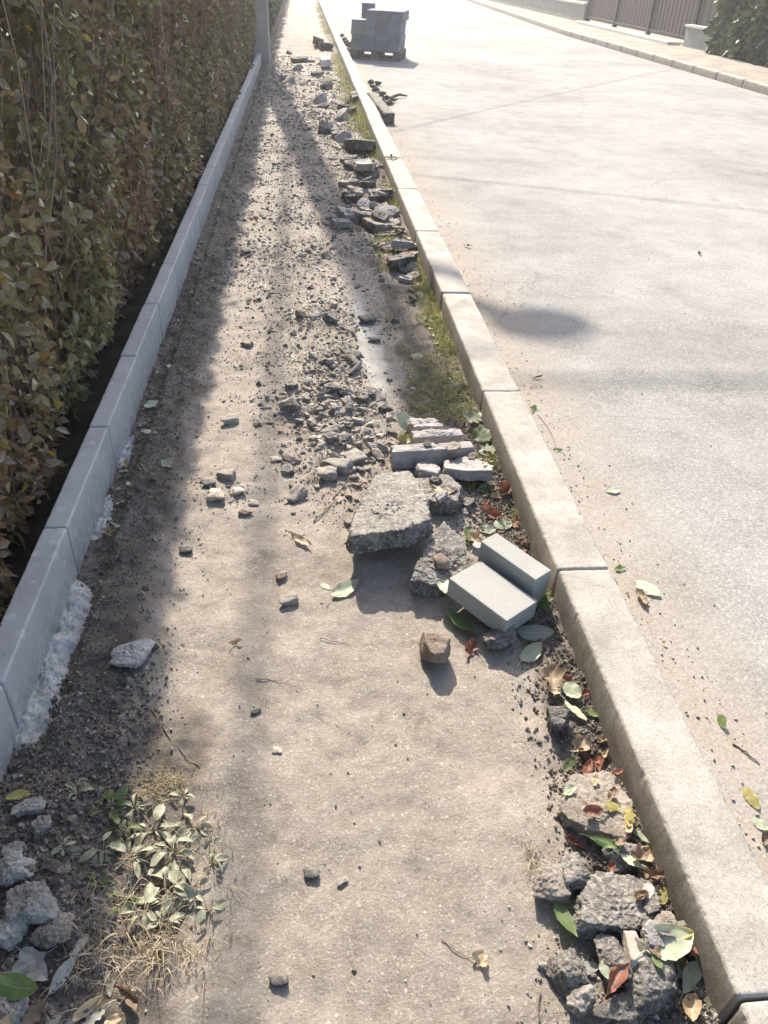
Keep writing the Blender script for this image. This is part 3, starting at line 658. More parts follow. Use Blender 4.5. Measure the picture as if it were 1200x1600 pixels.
slab([(696, 716), (735, 709), (771, 728), (768, 740), (724, 738), (695, 730)], 0.062, 0.04, M_mauve, 'rounded grey slab piece between the upright strips and the kerb', name='slab_piece', tilt=(.05, -.15), sub=6, rough=0.006, agg=0.0022, seed=9, group=GRP)
slab([(650, 722), (672, 714), (690, 730), (684, 744), (656, 738)], 0.045, 0.035, M_mauve, 'small pinkish stone with a notch below the upright slab strips', name='slab_piece', tilt=(-.1, -.2), sub=5, rough=0.006, agg=0.001, seed=10, group=GRP)
lump(690, 880, 26, 22, 0.07, M_brown, 'small brown pebble resting on the triangular asphalt chunk', name='pebble', cat='pebble', seed=14, sub=4, agg=0, group=GRP)
lump(683, 1012, 44, 50, 0.035, M_brown, 'lone brown angular stone standing on the bare path below the pavers', name='stone', cat='stone', seed=21, sub=5, agg=0.001, nplanes=8, flat=0.95)
lump(778, 1000, 54, 34, 0.025, M_dark, 'black asphalt lump just below the larger paver', seed=22, sub=6, agg=0.005, group=GRP)
lump(873, 1122, 34, 46, 0.022, M_dark, 'dark round asphalt lump below the dry curled leaf near the kerb', seed=23, sub=6, group=GRP)
slab([(893, 1213), (945, 1203), (978, 1240), (992, 1290), (968, 1318), (925, 1296), (892, 1288), (880, 1262)], 0.036, 0.034, M_dusty, 'flat dusty brown slab lying against the kerb at the lower right', tilt=(.03, -.05), sub=7, rough=0.006, agg=0.004, seed=31, group=GRP)
lump(898, 1362, 54, 50, 0.025, M_asph, 'grey crumbly lump above the pale one at the lower right', seed=32, sub=6, group=GRP)
lump(856, 1384, 58, 44, 0.022, M_dusty, 'pale dusty lump next to the bright green leaf', seed=33, sub=6, flat=.6, group=GRP)
slab([(906, 1400), (934, 1356), (1026, 1374), (1036, 1428), (1008, 1452), (950, 1448), (908, 1444)], 0.052, 0.048, M_asph, 'big rough asphalt block at the lower right, under the narrow green leaf', tilt=(0.0, -.08), sub=7, rough=0.0045, agg=0.0045, seed=34, group=GRP)
lump(972, 1338, 52, 46, 0.03, M_dark, 'dark asphalt lump wedged between the dusty slab and the big rough block', seed=35, sub=6, group=GRP)
lump(954, 1492, 46, 62, 0.03, M_asph, 'grey lump left of the smooth upright pebble', seed=36, sub=6, group=GRP)
lump(990, 1483, 24, 48, 0.05, M_pebble, 'smooth beige oval pebble leaning beside the large pale leaf', name='pebble', cat='pebble', seed=37, sub=5, agg=0, rough=0.03, nplanes=0)
lump(1018, 1535, 84, 70, 0.025, M_dark, 'dark cracked asphalt piece below the large pale leaf', seed=38, sub=6, group=GRP)
lump(890, 1520, 60, 50, 0.02, M_dark, 'dark loose lump left of the smooth pebble near the bottom edge', seed=39, sub=6, group=GRP)
lump(972, 1580, 90, 44, 0.02, M_dark, 'low dark lump at the bottom edge of the photo', seed=40, sub=6, group=GRP)
lump(905, 1565, 46, 40, 0.02, M_asph, 'crumbly grey lump at the bottom edge left of the other rubble', seed=41, sub=5, group=GRP)
lump(1060, 1470, 40, 40, 0.015, M_dark, 'small black lump in shade between the big rough block and the kerb', seed=42, sub=5, group=GRP)
# left side
lump(208, 1022, 62, 44, 0.012, M_white, 'whitish mortar lump on dark soil inside the hedge shadow', name='mortar_lump', cat='mortar', seed=51, sub=6, agg=0.005, flat=.5, group='loose mortar lumps')
for q, (a, b, w, h, lb) in enumerate([(55, 1425, 80, 60, 'largest pale mortar lump in the cluster at the lower left'), (28, 1370, 60, 44, 'pale lump at the left edge above the largest of its cluster'),
        (25, 1335, 34, 26, 'small pale lump at the left edge near the edging stone'), (84, 1462, 52, 40, 'pale crumbly lump lowest of the left cluster'), (18, 1590, 60, 60, 'pale rounded lump in the bottom left corner'),
        (44, 1262, 40, 28, 'pale grey lump beside the end of the edging'), (22, 1460, 50, 46, 'pale shaded lump at the left edge under the largest of its cluster'), (62, 1296, 30, 24, 'little grey lump on the dark soil at the left')]):
    lump(a, b, w, h, 0.02, M_lump if q != 3 else M_dusty, lb, name='mortar_lump', cat='mortar', seed=60+q, sub=6, agg=0.004, rough=.12, flat=.6, group='loose mortar lumps')
# farther slabs
far = [([(562, 342), (600, 332), (624, 340), (618, 352), (586, 357)], .05, .04, M_dusty, 'flat beige slab beside the small orange leaf near the kerb'),
       ([(585, 358), (610, 354), (626, 360), (618, 368), (592, 366)], .03, .03, M_dusty, 'thin beige piece tucked under the flat beige slab'),
       ([(554, 240), (576, 240), (587, 258), (583, 266), (556, 262)], .08, .05, M_mauve, 'pale lichened slab with a dark front, second beyond the beige slab'),
       ([(545, 206), (560, 209), (586, 224), (582, 230), (545, 226), (537, 216)], .09, .07, M_dark, 'thick dark slab with a lit rim beyond the pale lichened one'),
       ([(515, 200), (540, 202), (545, 212), (520, 210)], .05, .04, M_dusty, 'thin beige flake left of the thick dark slab'),
       ([(603, 398), (632, 390), (651, 392), (648, 402), (610, 412)], .06, .05, M_dark, 'long dark slab leaning against the kerb near the dry grass'),
       ([(528, 322), (556, 328), (568, 336), (540, 338)], .05, .035, M_mauve, 'narrow pale slab left of the flat beige one'),
       ([(575, 292), (605, 296), (612, 308), (578, 306)], .05, .05, M_dark, 'dark slab piece by the green tuft at the kerb'),
       ([(536, 298), (560, 296), (566, 306), (540, 308)], .05, .04, M_dark, 'small dark slab at the edge of the pole shadow'),
       ([(520, 338), (545, 338), (548, 350), (522, 350)], .04, .035, M_mauve, 'squarish pale slab lying in the pole shadow'),
       ([(632, 384), (650, 376), (652, 386), (640, 392)], .04, .04, M_dark, 'small dark flake touching the kerb above the long dark slab'),
       ([(488, 60), (505, 60), (505, 64), (490, 65)], .12, .07, M_dark, 'distant dark slab on the path level with the pallet'),
       ([(498, 67), (518, 66), (518, 71), (500, 71)], .1, .06, M_dark, 'distant low dark slab nearer the kerb'),
       ([(500, 88), (515, 88), (517, 93), (502, 94)], .14, .10, M_cap, 'small whitish block on the far path'),
       ([(455, 88), (477, 88), (479, 92), (457, 92)], .06, .05, M_dark, 'distant dark plank shaped slab in the middle of the path'),
       ([(547, 143), (556, 141), (562, 150), (550, 152)], .10, .09, M_dark, 'dark stone in the grass beside the far kerb stones')]
for q, (ol, zt, th, mt, lb) in enumerate(far):
    slab(ol, zt, th, mt, lb, sub=6, rough=0.024, agg=0.009, seed=80+q, group=GRP, tilt=(random.uniform(-.1, .1), random.uniform(-.2, 0)))
# many smaller lumps seen singly
def rockbase(seed, sub=3, npl=9, rough=0.08):
    rr = np.random.RandomState(seed); pl = []
    for k in range(npl):
        n = rr.normal(size=3); pl.append((n/np.linalg.norm(n), 0.34+0.14*rr.rand()))
    for n in ((1, 0, 0), (-1, 0, 0), (0, 1, 0), (0, -1, 0), (0, 0, 1), (0, 0, -1)): pl.append((np.array(n)+rr.normal(size=3)*0.2, 0.5))
    V, F = chunk_vf(pl, (1, 1, 1), sub, 0, 0, seed, 16 if sub > 2 else 10)
    Dn = V/np.linalg.norm(V, axis=1)[:, None]
    V = V+Dn*(rough*fbm(V+seed, 3, 3, seed))[:, None]; return V, F
small = [rockbase(100+k, 2 if k < 5 else 1) for k in range(9)]
clods = [rockbase(160+k, 2, 8, 0.30) for k in range(8)]
tiny = [rockbase(120+k, 1) for k in range(6)]

# ------------------------------------------------------------ loose pavers
PAV = 'loose new pavers on the rubble'
def paver(c4, ztop, th, label, tilt):
    P = np.array([G(a, b, ztop)[:2] for a, b in c4]); c = P.mean(0)
    e = (P[2]-P[1]+P[3]-P[0])/2; ln = np.linalg.norm(e); f_ = (P[1]-P[0]+P[2]-P[3])/2; wd = np.linalg.norm(f_)
    o = bevbox('paver', -ln/2, ln/2, -wd/2, wd/2, -th, 0, 0.0035, M_paver, segs=3)
    o.location = (c[0], c[1], ztop); o.rotation_euler = (tilt[0], tilt[1], math.atan2(e[1], e[0]))
    bpy.context.view_layer.update()
    mw = np.array(o.matrix_world); V = np.array([v.co[:] for v in o.data.vertices]); Vw = V @ mw[:3, :3].T+mw[:3, 3]
    SOL.append((Vw, [np.array([list(p.vertices)]) for p in o.data.polygons]))
    tag(o, label, 'paver', PAV); return o
paver([(702, 905), (750, 877), (840, 934), (794, 973)], 0.088, 0.062, 'larger flat grey paver, lying in front of the other loose paver', (R(-2), R(2)))
paver([(752, 847), (775, 833), (862, 889), (838, 906)], 0.128, 0.115, 'narrow grey paver standing on its side, touching the kerb', (R(0), R(1.5)))

# ------------------------------------------------------------ stack on pallet, on the road
PB = np.array([1.415, 16.55]); PR = R(-13)
pal = empty('pallet', (PB[0], PB[1], ROADZ), PR); tag(pal, 'weathered wooden pallet standing on the road under the stacked grey pavers', 'pallet')
def child(name, mat, parent, *boxes):
    A = Acc()
    for b in boxes: A.box(*b)
    return A.build(name, mat, parent)
Wd = 0.47; Dp = 0.44
for y in (-Dp+.06, 0, Dp-.06):
    child('bottom_board', M_wood, pal, (-Wd, Wd, y-.05, y+.05, 0.002, 0.024))
for x in (-Wd+.07, 0, Wd-.07):
    for y in (-Dp+.06, 0, Dp-.06):
        child('block', M_wood, pal, (x-.07, x+.07, y-.05, y+.05, 0.0245, 0.104))
for x in (-Wd+.07, 0, Wd-.07): child('stringer_board', M_wood, pal, (x-.07, x+.07, -Dp, Dp, 0.1045, 0.126))
for k in range(6):
    y = -Dp+.06+k*(2*Dp-.12)/5; child('deck_board', M_wood, pal, (-Wd, Wd, y-.05, y+.05, 0.1265, 0.149))
pw, pd, ph = 0.222, 0.218, 0.0765
bp = bevbox('stacked_paver', -pw/2+.001, pw/2-.001, -pd/2+.001, pd/2-.001, 0.0005, ph-.0005, 0.004, M_stack, segs=1)
firstp = True
def putp(ix, iy, iz, dx=0, dz=0, lab=''):
    global firstp
    lx = (ix-1.5)*pw+dx; ly = (iy-1.5)*pd; c, s = math.cos(PR), math.sin(PR)
    loc = (PB[0]+lx*c-ly*s+random.uniform(-.004, .004), PB[1]+lx*s+ly*c+random.uniform(-.004, .004), ROADZ+0.15+iz*ph+dz)
    if firstp: o = bp; firstp = False; o.location = loc
    else: o = dup(bp, loc)
    o.rotation_euler = (0, 0, PR+R(random.uniform(-.6, .6))); tag(o, lab, 'paver', 'grey pavers stacked on the pallet'); return o
COLN = ['leftmost', 'second from left', 'third from left', 'rightmost']; ROWN = ['front', 'second', 'third', 'rear']; NUMW = ['one', 'two', 'three', 'four', 'five', 'six', 'seven', 'eight']
for iz in range(6):
    for ix in range(4):
        for iy in range(4):
            if 0 < ix < 3 and 0 < iy < 3 and iz < 5: continue
            putp(ix, iy, iz, dx=(iz % 3-1)*0.008, lab=f'dark grey paver, {COLN[ix]} in {ROWN[iy]} row of course {NUMW[iz]} on the pallet')
for iz in (6, 7):
    for ix in range(1, 4):
        for iy in range(4):
            if ix == 2 and 0 < iy < 3 and iz < 7: continue
            putp(ix, iy, iz, dx=0.045, lab=f'grey paver, {COLN[ix]} in the {ROWN[iy]} row of raised course {NUMW[iz]} on the stack')
for iz in (6, 7): putp(0, 3, iz, dx=0.075, dz=0.03*0, lab=f'{"lower" if iz == 6 else "middle"} paver of the small separate pile on top of the stack, left')
putp(0, 3, 8, dx=0.075, lab='topmost grey paver of the small pile at the left of the pallet stack')

# ------------------------------------------------------------ concrete pole with lamp and its cables
pole = empty('utility_pole', (-0.70, 15.55, 0)); tag(pole, 'square concrete utility pole at the far end of the edging stones', 'pole')
bmh = 9.2
nz = 24; zsn = np.linspace(-.1, bmh, nz); wv = np.interp(zsn, [0, bmh], [0.150, 0.125]); V = []
for z, w in zip(zsn, wv):
    c = w*0.16
    V += [(-w+c, -w, z), (w-c, -w, z), (w, -w+c, z), (w, w-c, z), (w-c, w, z), (-w+c, w, z), (-w, w-c, z), (-w, -w+c, z)]
i = (np.arange(nz-1)[:, None]*8+np.arange(8)[None]).ravel(); j = (np.arange(nz-1)[:, None]*8+(np.arange(8)[None]+1) % 8).ravel()
mesh('shaft', np.array(V), [np.stack([i, j, j+8, i+8], 1), np.arange(8)[::-1][None], (np.arange(8)+(nz-1)*8)[None]], M_pole, False, pole)
child('base_collar', M_pole, pole, (-0.21, -0.152, -0.12, 0.14, -0.1, 0.55))
A = Acc(); A.tube([(0.08, 0, 8.08), (0.41, -.02, 8.26), (0.6, -0.03, 8.42), (0.72, -0.04, 8.49)], 0.065, 8); A.build('lamp_arm', M_pole, pole, True)
hd = Acc(); Dv, Fv = ico(3); hd.add(Dv*[0.28, 0.18, 0.11]+[0.77, -0.04, 8.52], Fv); lh = hd.build('lamp_head', M_stack, pole, True)
def cable(p0, p1, sag, rad, label):
    p0 = np.array(p0, float); p1 = np.array(p1, float); t = np.linspace(0, 1, 40)
    P = p0[None]*(1-t[:, None])+p1[None]*t[:, None]; P[:, 2] -= sag*4*t*(1-t); c = p0.copy()
    A = Acc(); A.tube(P-c, rad, 6); o = A.build('overhead_cable', M_wire, None, True); o.location = c; tag(o, label, 'cable', 'overhead cables'); return o
cable((-0.62, 15.5, 5.5), (9.6, 27.4, 5.2), 0.15, 0.009, 'overhead cable shading a thin line diagonally across the far road')
cable((-0.62, 15.4, 5.9), (11.0, 10.5, 6.0), 0.25, 0.010, 'overhead cable shading a thin line across the middle of the road')
cable((-0.6, 15.4, 8.9), (12, 14.6, 8.8), 0.1, 0.019, 'high overhead cable shading a soft band across the near road')
cable((-1.2, 26, 8.0), (-1.2, -14, 8.0), 0.05, 0.026, 'overhead cable running along the path towards the camera')

# ------------------------------------------------------------ far side: wall, gate, hedge
XF = 9.35
wall = empty('low_wall', (XF, 45, 0.145)); tag(wall, 'grey rendered low wall with pale coping at the top of the photo, left of the gate', 'wall')
child('wall_body', M_wall, wall, (-.12, .12, -15.7, 30, -0.1, 0.48)); child('coping', M_cap, wall, (-.17, .17, -15.7, 30, 0.4805, 0.54))
fen = empty('metal_fence', (XF, 45, 0.69)); tag(fen, 'brown sheet metal fence standing on the low wall left of the gate', 'fence')
A = Acc()
for k in range(300): A.box(-.012+.01*(k % 2), .012+.01*(k % 2), -15.6+k*.15, -15.6+k*.15+.148, 0.02, 1.25)
A.build('fence_sheet', M_metal, fen)
for k in range(7): child('fence_post', M_metald, fen, (-.05, .03, -15.68+k*2.6, -15.62+k*2.6, 0, 1.3))
pier = empty('low_wall', (XF-.05, 20.2, 0.145)); tag(pier, 'short rendered wall with pale coping between gate and hedge', 'wall')
child('wall_body', M_wall, pier, (-.14, .14, -.75, .72, -0.1, 0.40)); child('coping', M_cap, pier, (-.19, .19, -.78, .76, 0.4005, 0.45))
gate = empty('metal_gate', (XF, 25.1, 0.145)); tag(gate, 'dark purple grey sheet metal gate with upright posts', 'gate')
for g_ in range(3):
    y0 = -4.1+g_*2.75
    A = Acc()
    for k in range(22): A.box(.0+.012*(k % 2), .02+.012*(k % 2), y0+.06+k*.12, y0+.06+k*.12+.118, 0.10, 1.7)
    A.build('sheet_panel', M_metal, gate)
    for zz in (0.14, 1.62): child('rail', M_metald, gate, (-.045, -.002, y0+.06, y0+2.69, zz, zz+.05))
for g_ in range(4): child('post', M_metald, gate, (-.06, .05, -4.16+g_*2.75+0.01, -4.05+g_*2.75, 0.0, 1.8))
fen2 = empty('metal_fence', (XF-.02, 20.2, 0.60)); tag(fen2, 'short dark sheet metal fence above the low wall between gate and hedge', 'fence')
A = Acc()
for k in range(12): A.box(-.012+.01*(k % 2), .012+.01*(k % 2), -1.3+k*.17, -1.3+k*.17+.168, -0.001, 1.2)
A.build('fence_sheet', M_metal, fen2)
for y_ in (-.7, .6): child('fence_post', M_metald, fen2, (-.06, -.015, y_, y_+.06, 0, 1.25))
child('handle', M_cap, gate, (-.10, -.062, -1.25, -1.2, .9, 1.05))
st = bevbox('threshold_step', -.16, .16, -3.9, 3.8, 0.0, 0.07, 0.015, M_cap); st.location = (XF-.35, 25.0, 0.142); tag(st, 'long pale concrete step in front of the metal gate', 'step')

# ------------------------------------------------------------ foliage helpers
def leafbase(L_, W_, fold, droop, n=3):
    V = []; F = []
    for k in range(n+1):
        u = k/n; w = W_*0.5*(math.sin(math.pi*min(1, u*0.92+0.04))**0.8) if 0 < k < n else 0.0
        z = -droop*u*u*L_
        V += [(u*L_, -w, z+fold*w), (u*L_, 0, z), (u*L_, w, z+fold*w)]
    for k in range(n):
        a = 3*k; F += [(a, a+3, a+4, a+1), (a+1, a+4, a+5, a+2)]
    return np.array(V), np.array(F)
def weld(V, F): return V, F
HL = []
for q in range(4):
    V, F = leafbase(1, [.5, .6, .55, .65][q], [.5, .25, .7, .4][q], [.5, .3, .7, .15][q]); HL.append((V, F))
def hedge(name, label, x0, x1, y0, y1, z0, z1, nleaf, ntwig, matl, matt, lsize, side=1, nearbias=True, seed=1):
    """side=+1: face at x1; side=-1: face at x0. origin at base"""
    root = empty(name, ((x0+x1)/2, (y0+y1)/2, 0.03)); tag(root, label, 'hedge')
    cx, cy = (x0+x1)/2, (y0+y1)/2
    u = RS.rand(nleaf)
    y = y0+(y1-y0)*(u**1.5 if nearbias else u); z = z0+(z1-z0)*RS.rand(nleaf)**(1.5)
    dep = RS.exponential(0.11, nleaf)
    P0 = np.stack([0*y, y, z], 1)
    bulge = 0.10*fbm(P0, 1.6, 3, seed)+0.05*fbm(P0, 6, 2, seed+2)
    rise = 0.06*np.clip((0.3-z)/0.3, 0, 1)            # the foot of the hedge recedes
    gap = fbm(P0, 2.3, 3, seed+9)                            # thin, twiggy areas
    keep = (RS.rand(nleaf) < np.clip(1.08-2.2*np.clip(gap+.02, 0, 1), 0.26, 1)) & (z > z0+0.10*vnoise(P0, 5, 3)+0.02)
    face = x1 if side > 0 else x0
    x = face-side*(0.07-bulge*0.9+rise+dep)
    if side > 0: x = np.minimum(x, x1)
    else: x = np.maximum(x, x0)
    y, z, x = y[keep], z[keep], x[keep]; n = len(y)
    rz = RS.uniform(-math.pi, math.pi, n)*0.6+(0 if side > 0 else math.pi); ry = RS.uniform(-.9, 1.4, n); rx = RS.uniform(-1.6, 1.6, n)
    s = lsize*RS.uniform(.45, 1.45, n)*(1+0.03*np.clip(y-2, 0, 20))
    A = scatter(HL, np.stack([x-cx, y-cy, z-0.03], 1), rx, ry, rz, np.stack([s, s, s], 1)); A.build('foliage', matl, root, True)
    n3 = nleaf//5; y3 = RS.uniform(y0, y1, n3); z3 = RS.uniform(z0+.1, z1, n3); x3 = face-side*(0.30+RS.rand(n3)*0.5)
    s3 = RS.uniform(.8, 1.7, n3)*lsize*1.3; A = scatter(HL, np.stack([x3-cx, y3-cy, z3-0.03], 1), RS.uniform(-1.6, 1.6, n3), RS.uniform(-1, 1.4, n3), RS.uniform(-3, 3, n3), np.stack([s3]*3, 1))
    A.build('inner_foliage', matl, root, True)
    if side > 0 and nearbias:     # the dense upper part that throws the long shadow
        n2 = 26000; y2 = RS.uniform(y0, y1, n2); z2 = RS.uniform(1.55, z1, n2); x2 = x1-0.04-RS.rand(n2)*0.75
        s2 = RS.uniform(.06, .12, n2); A = scatter(HL, np.stack([x2-cx, y2-cy, z2-0.03], 1), RS.uniform(-1.6, 1.6, n2), RS.uniform(-1, 1.4, n2), RS.uniform(-3, 3, n2), np.stack([s2]*3, 1))
        A.build('upper_foliage', matl, root, True)
    T = Acc()
    for k in range(ntwig):
        yy_ = y0+(y1-y0)*(random.random()**(1.5 if nearbias else 1)); d = abs(random.gauss(0, .2))
        xb = face-side*(0.15+d); P = [np.array([xb-cx, yy_-cy, 0.0])]
        h = random.uniform(.6, z1*0.98); m_ = 7
        lean = np.array([side*random.uniform(-.04, .07), random.uniform(-.5, .5), 1.0])
        for t in range(m_):
            lean = lean+np.array([random.gauss(0, .06), random.gauss(0, .22), 0]); q = P[-1]+lean*(h/m_)
            lim = face-side*0.015-cx; q[0] = min(q[0], lim) if side > 0 else max(q[0], lim)
            P.append(q)
            if random.random() < 0.75:
                b = np.array([side*random.uniform(0, .5), random.uniform(-1, 1), random.uniform(.3, 1)]); b *= random.uniform(.07, .2)
                e = q+b; e[0] = min(e[0], lim) if side > 0 else max(e[0], lim)
                T.tube([q, q+b*.5+[0, 0, .01], e], [.0018, .0014, .0008], 3)
        r = random.uniform(.0014, .0038); T.tube(P, np.linspace(r, r*.35, len(P)), 4)
    T.build('stems', matt, root, True)
    return root
hedge('hedge', 'tall autumn hedge with brown and olive leaves behind the edging stones', -1.75, -0.745, -0.6, 15.3, 0.03, 2.9, 200000, 2300, M_hleaf, M_htwig, 0.040, 1, True, 3)
hedge('hedge', 'distant leafy hedge continuing beyond the concrete pole', -1.9, -0.85, 15.9, 45, 0.1, 2.6, 12000, 60, M_hleaf2, M_htwig, 0.13, 1, False, 5)
hedge('hedge', 'bushy green hedge beside the pavement across the road', 9.0, 10.2, 8.0, 19.3, 0.1, 2.4, 16000, 80, M_hleaf2, M_htwig, 0.12, -1, False, 7)

# ------------------------------------------------------------ surfaces to rest on
bvV = []; bvF = []; nb = 0
sel = (ys < 7); nyn = int(sel.sum()); pv = PV[:nyn*nx]; pf = PF[:(nyn-1)*(nx-1)]
bvV.append(pv); bvF += pf.tolist(); nb = len(pv)
rv, rf = boxvf(0.80, 9, -6, 40, -0.1, ROADZ); bvV.append(rv); bvF += (rf+nb).tolist(); nb += len(rv)
for V, Fs in SOL:
    for F in Fs: bvF += (np.asarray(F)+nb).tolist()
    bvV.append(V); nb += len(V)
BV = BVHTree.FromPolygons(np.concatenate(bvV).tolist(), bvF)
def drop(x, y):
    h = BV.ray_cast(Vector((x, y, 1.2)), Vector((0, 0, -1)))
    if h[0] is None: return float(ground_z(x, y)[0]) if x < 0.76 else ROADZ, Vector((0, 0, 1))
    return h[0].z, h[1]

# ------------------------------------------------------------ gravel: biggest stones one by one, the rest as gravel
n = 150000
gx_ = RS.uniform(-0.66, 0.68, n); gy_ = 0.5+(RS.rand(n)**1.9)*16
d = gravel_density(gx_, gy_)*(1-silt_mask(gx_, gy_)*.93)
dens = d+0.004
clump = np.clip(fbm(np.stack([gx_, gy_, 0*gx_], 1), 5, 3, 77)*1.2+0.75, 0.1, 1.5)
keep = RS.rand(n) < np.clip(dens*clump*np.clip(gy_/2.6, 0.45, 1.3)*0.36, 0, 1)
gx_, gy_ = gx_[keep], gy_[keep]; n = len(gx_)
gs = 0.004+0.018*RS.rand(n)**3+0.026*(RS.rand(n) < 0.04)*RS.rand(n); gs *= np.where(gravel_density(gx_, gy_) < 0.1, 0.6, 1.0)*(1+0.03*gy_)
vis = gs/np.clip(gy_, 1, None); order = np.argsort(-vis*(0.6+gravel_density(gx_, gy_)*(gy_ < 8)))
big = order[:230]; rest = order[230:]
stone_meshes = []
for q in range(9):
    V, F = rockbase(140+q, 4, 8+q % 4, 0.10); V = V*[1.0, 0.8, 0.62]
    stone_meshes.append((mesh('rubble_stone', V, F, [M_stone, M_asph, M_brown, M_stone, M_pebble, M_dusty, M_stone, M_dark, M_stone][q], True, link=False)))
def zone(px, py):
    sd = 'left part of ' if px < 480 else 'right part of '
    if py < 150: return 'in the far gravel by the pole'
    if py < 230: return 'in the far gravel left of the pale lichened slab' if px > 480 else 'in the far gravel left of the pole shadow'
    if py < 320: return 'in gravel left of the pole shadow' if px < 480 else 'in the shaded gravel of the pole shadow'
    if py < 430: return 'in gravel level with the long dark slab, '+('hedge side' if px < 480 else 'kerb side')
    if py < 540: return 'in the '+sd+'gravel beside the silt patch'
    if py < 620: return 'in the '+sd+'gravel drift below the silt patch'
    if px < 420: return 'on the bare near path'
    if py < 680: return 'in gravel left of the upright slabs, '+('outer side' if px < 530 else 'inner side')
    if py < 720: return 'in gravel just above the largest slab, '+('outer side' if px < 540 else 'inner side')
    if py < 800: return 'in gravel touching the largest slab' if px < 600 else 'between the largest slab and the kerb'
    if px > 800: return 'among the lower right rubble'
    return 'on the bare near path'
KN = ['grey rubble stone', 'rough asphalt bit', 'brown stone', 'light grey stone', 'smooth beige pebble', 'dusty beige lump', 'angular grey stone', 'blackish asphalt bit', 'plain grey stone']
for q in big:
    x, y, s = gx_[q], gy_[q], gs[q]*1.55; k = random.choice([0, 0, 1, 1, 2, 3, 3, 4, 5, 6, 6, 7, 8])
    z = drop(x, y)[0] if y < 6.9 else float(ground_z(x, y)[0])
    if z > float(ground_z(x, y)[0])+.012: continue
    o = bpy.data.objects.new('rubble_stone', stone_meshes[k].data); COL.objects.link(o)
    o.location = (x, y, z+s*0.1); o.rotation_euler = (random.uniform(-.4, .4), random.uniform(-.4, .4), random.uniform(0, 6.3)); o.scale = (s*random.uniform(.9, 1.3), s, s*random.uniform(.8, 1.1))
    px, py, _ = PJ([[x, y, z]]); tag(o, ('small ' if s < .028 else '' if s < .042 else 'large ')+KN[k]+' '+zone(px[0], py[0]), 'stone', 'loose stones in the dug path')
zr = ground_z(gx_[rest], gy_[rest])+gs[rest]*0.02
# pile the second layer where dense
A = scatter(small, np.stack([gx_[rest], gy_[rest], zr], 1), RS.uniform(-3, 3, len(rest)), RS.uniform(-.5, .5, len(rest)), RS.uniform(-3, 3, len(rest)),
            np.stack([gs[rest]*RS.uniform(.9, 1.5, len(rest)), gs[rest], gs[rest]*RS.uniform(.55, .95, len(rest))], 1))
o = A.build('gravel', M_gravel, None, False); tag(o, 'fine grey and beige gravel strewn along the dug path', 'gravel', kind='stuff')
n = 190000
x = RS.uniform(-0.66, 0.68, n); y = 0.5+(RS.rand(n)**1.6)*9; d = gravel_density(x, y)*(1-silt_mask(x, y)*.97)
k = RS.rand(n) < (d*0.62+0.003+0.15*soil_mask(x, y)*(x > 0))*(0.35+0.65*(vnoise(np.stack([x, y, 0*x], 1), 8, 5) > -.2)); x, y = x[k], y[k]; n = len(x)
s = 0.0022+0.0055*RS.rand(n)**2
A = scatter(tiny, np.stack([x, y, ground_z(x, y)+s*.15], 1), RS.uniform(-3, 3, n), RS.uniform(-3, 3, n), RS.uniform(-3, 3, n), np.stack([s*1.3, s, s*.8], 1))
tag(A.build('grit', M_gravel, None, False), 'fine grit and broken bits between the larger gravel stones', 'grit', kind='stuff')
# small heap stones (lit, distinct)
for q, (a, b, w, h, k, lb) in enumerate([(337, 775, 26, 22, 4, 'round pale stone, largest of the little heap on the path'), (353, 745, 24, 20, 0, 'grey stone at the top of the little heap'), (326, 758, 20, 16, 7, 'dark stone left in the little heap'),
        (396, 782, 16, 12, 4, 'small pale pebble right of the little heap'), (372, 768, 18, 13, 4, 'flat pale pebble in the little heap'), (385, 800, 16, 12, 2, 'brown pebble below the little heap'),
        (430, 716, 16, 11, 4, 'lone pale pebble above the little heap'), (385, 535, 16, 14, 0, 'grey block shaped stone at the shadow edge of the hedge'), (450, 938, 26, 16, 3, 'flat light grey flake on the bare path'),
        (440, 892, 16, 14, 2, 'brown pebble above the flat light grey flake'), (575, 500, 24, 20, 7, 'dark stone alone in the pale silt patch'), (585, 530, 18, 9, 7, 'flat dark stone in the lower silt patch'),
        (358, 658, 24, 16, 3, 'whitish chip on the path left of the gravel'), (555, 557, 18, 22, 7, 'black stone on the right tip of the gravel drift'), (432, 1170, 14, 10, 4, 'white pebble on the bare near path'),
        (290, 857, 18, 16, 7, 'dark clod on the lit path beside the hedge shadow'), (400, 1108, 14, 10, 7, 'little black crumb cluster on the bare path'), (487, 1363, 22, 18, 7, 'dark soil crumb cluster in the near path centre'),
        (535, 1372, 20, 8, 8, 'pale flat stone pressed into the near path'), (436, 1530, 26, 18, 7, 'dark soil crumb cluster at the bottom of the path'), (385, 395, 14, 12, 7, 'dark stone on the far lit path'), (525, 730, 40, 30, 0, 'big grey stone left of the largest asphalt slab'), (555, 715, 34, 28, 8, 'grey stone above the big one left of the asphalt slab'), (510, 745, 26, 22, 3, 'light stone left of the big grey one')]):
    c = G(a, b, 0.01); mpp = float((c-[0, 0, EYE]) @ _F)/1200; w *= mpp; h *= mpp; z = drop(c[0], c[1])[0]
    o = bpy.data.objects.new('rubble_stone', stone_meshes[k].data); COL.objects.link(o); o.location = (c[0], c[1], z+w*.2); o.scale = (w*1.15, h*1.5, min(w, h)*1.1); o.rotation_euler = (0, 0, random.uniform(-.5, .5))
    tag(o, lb, 'stone', 'loose stones in the dug path')
for o in stone_meshes: bpy.data.objects.remove(o)

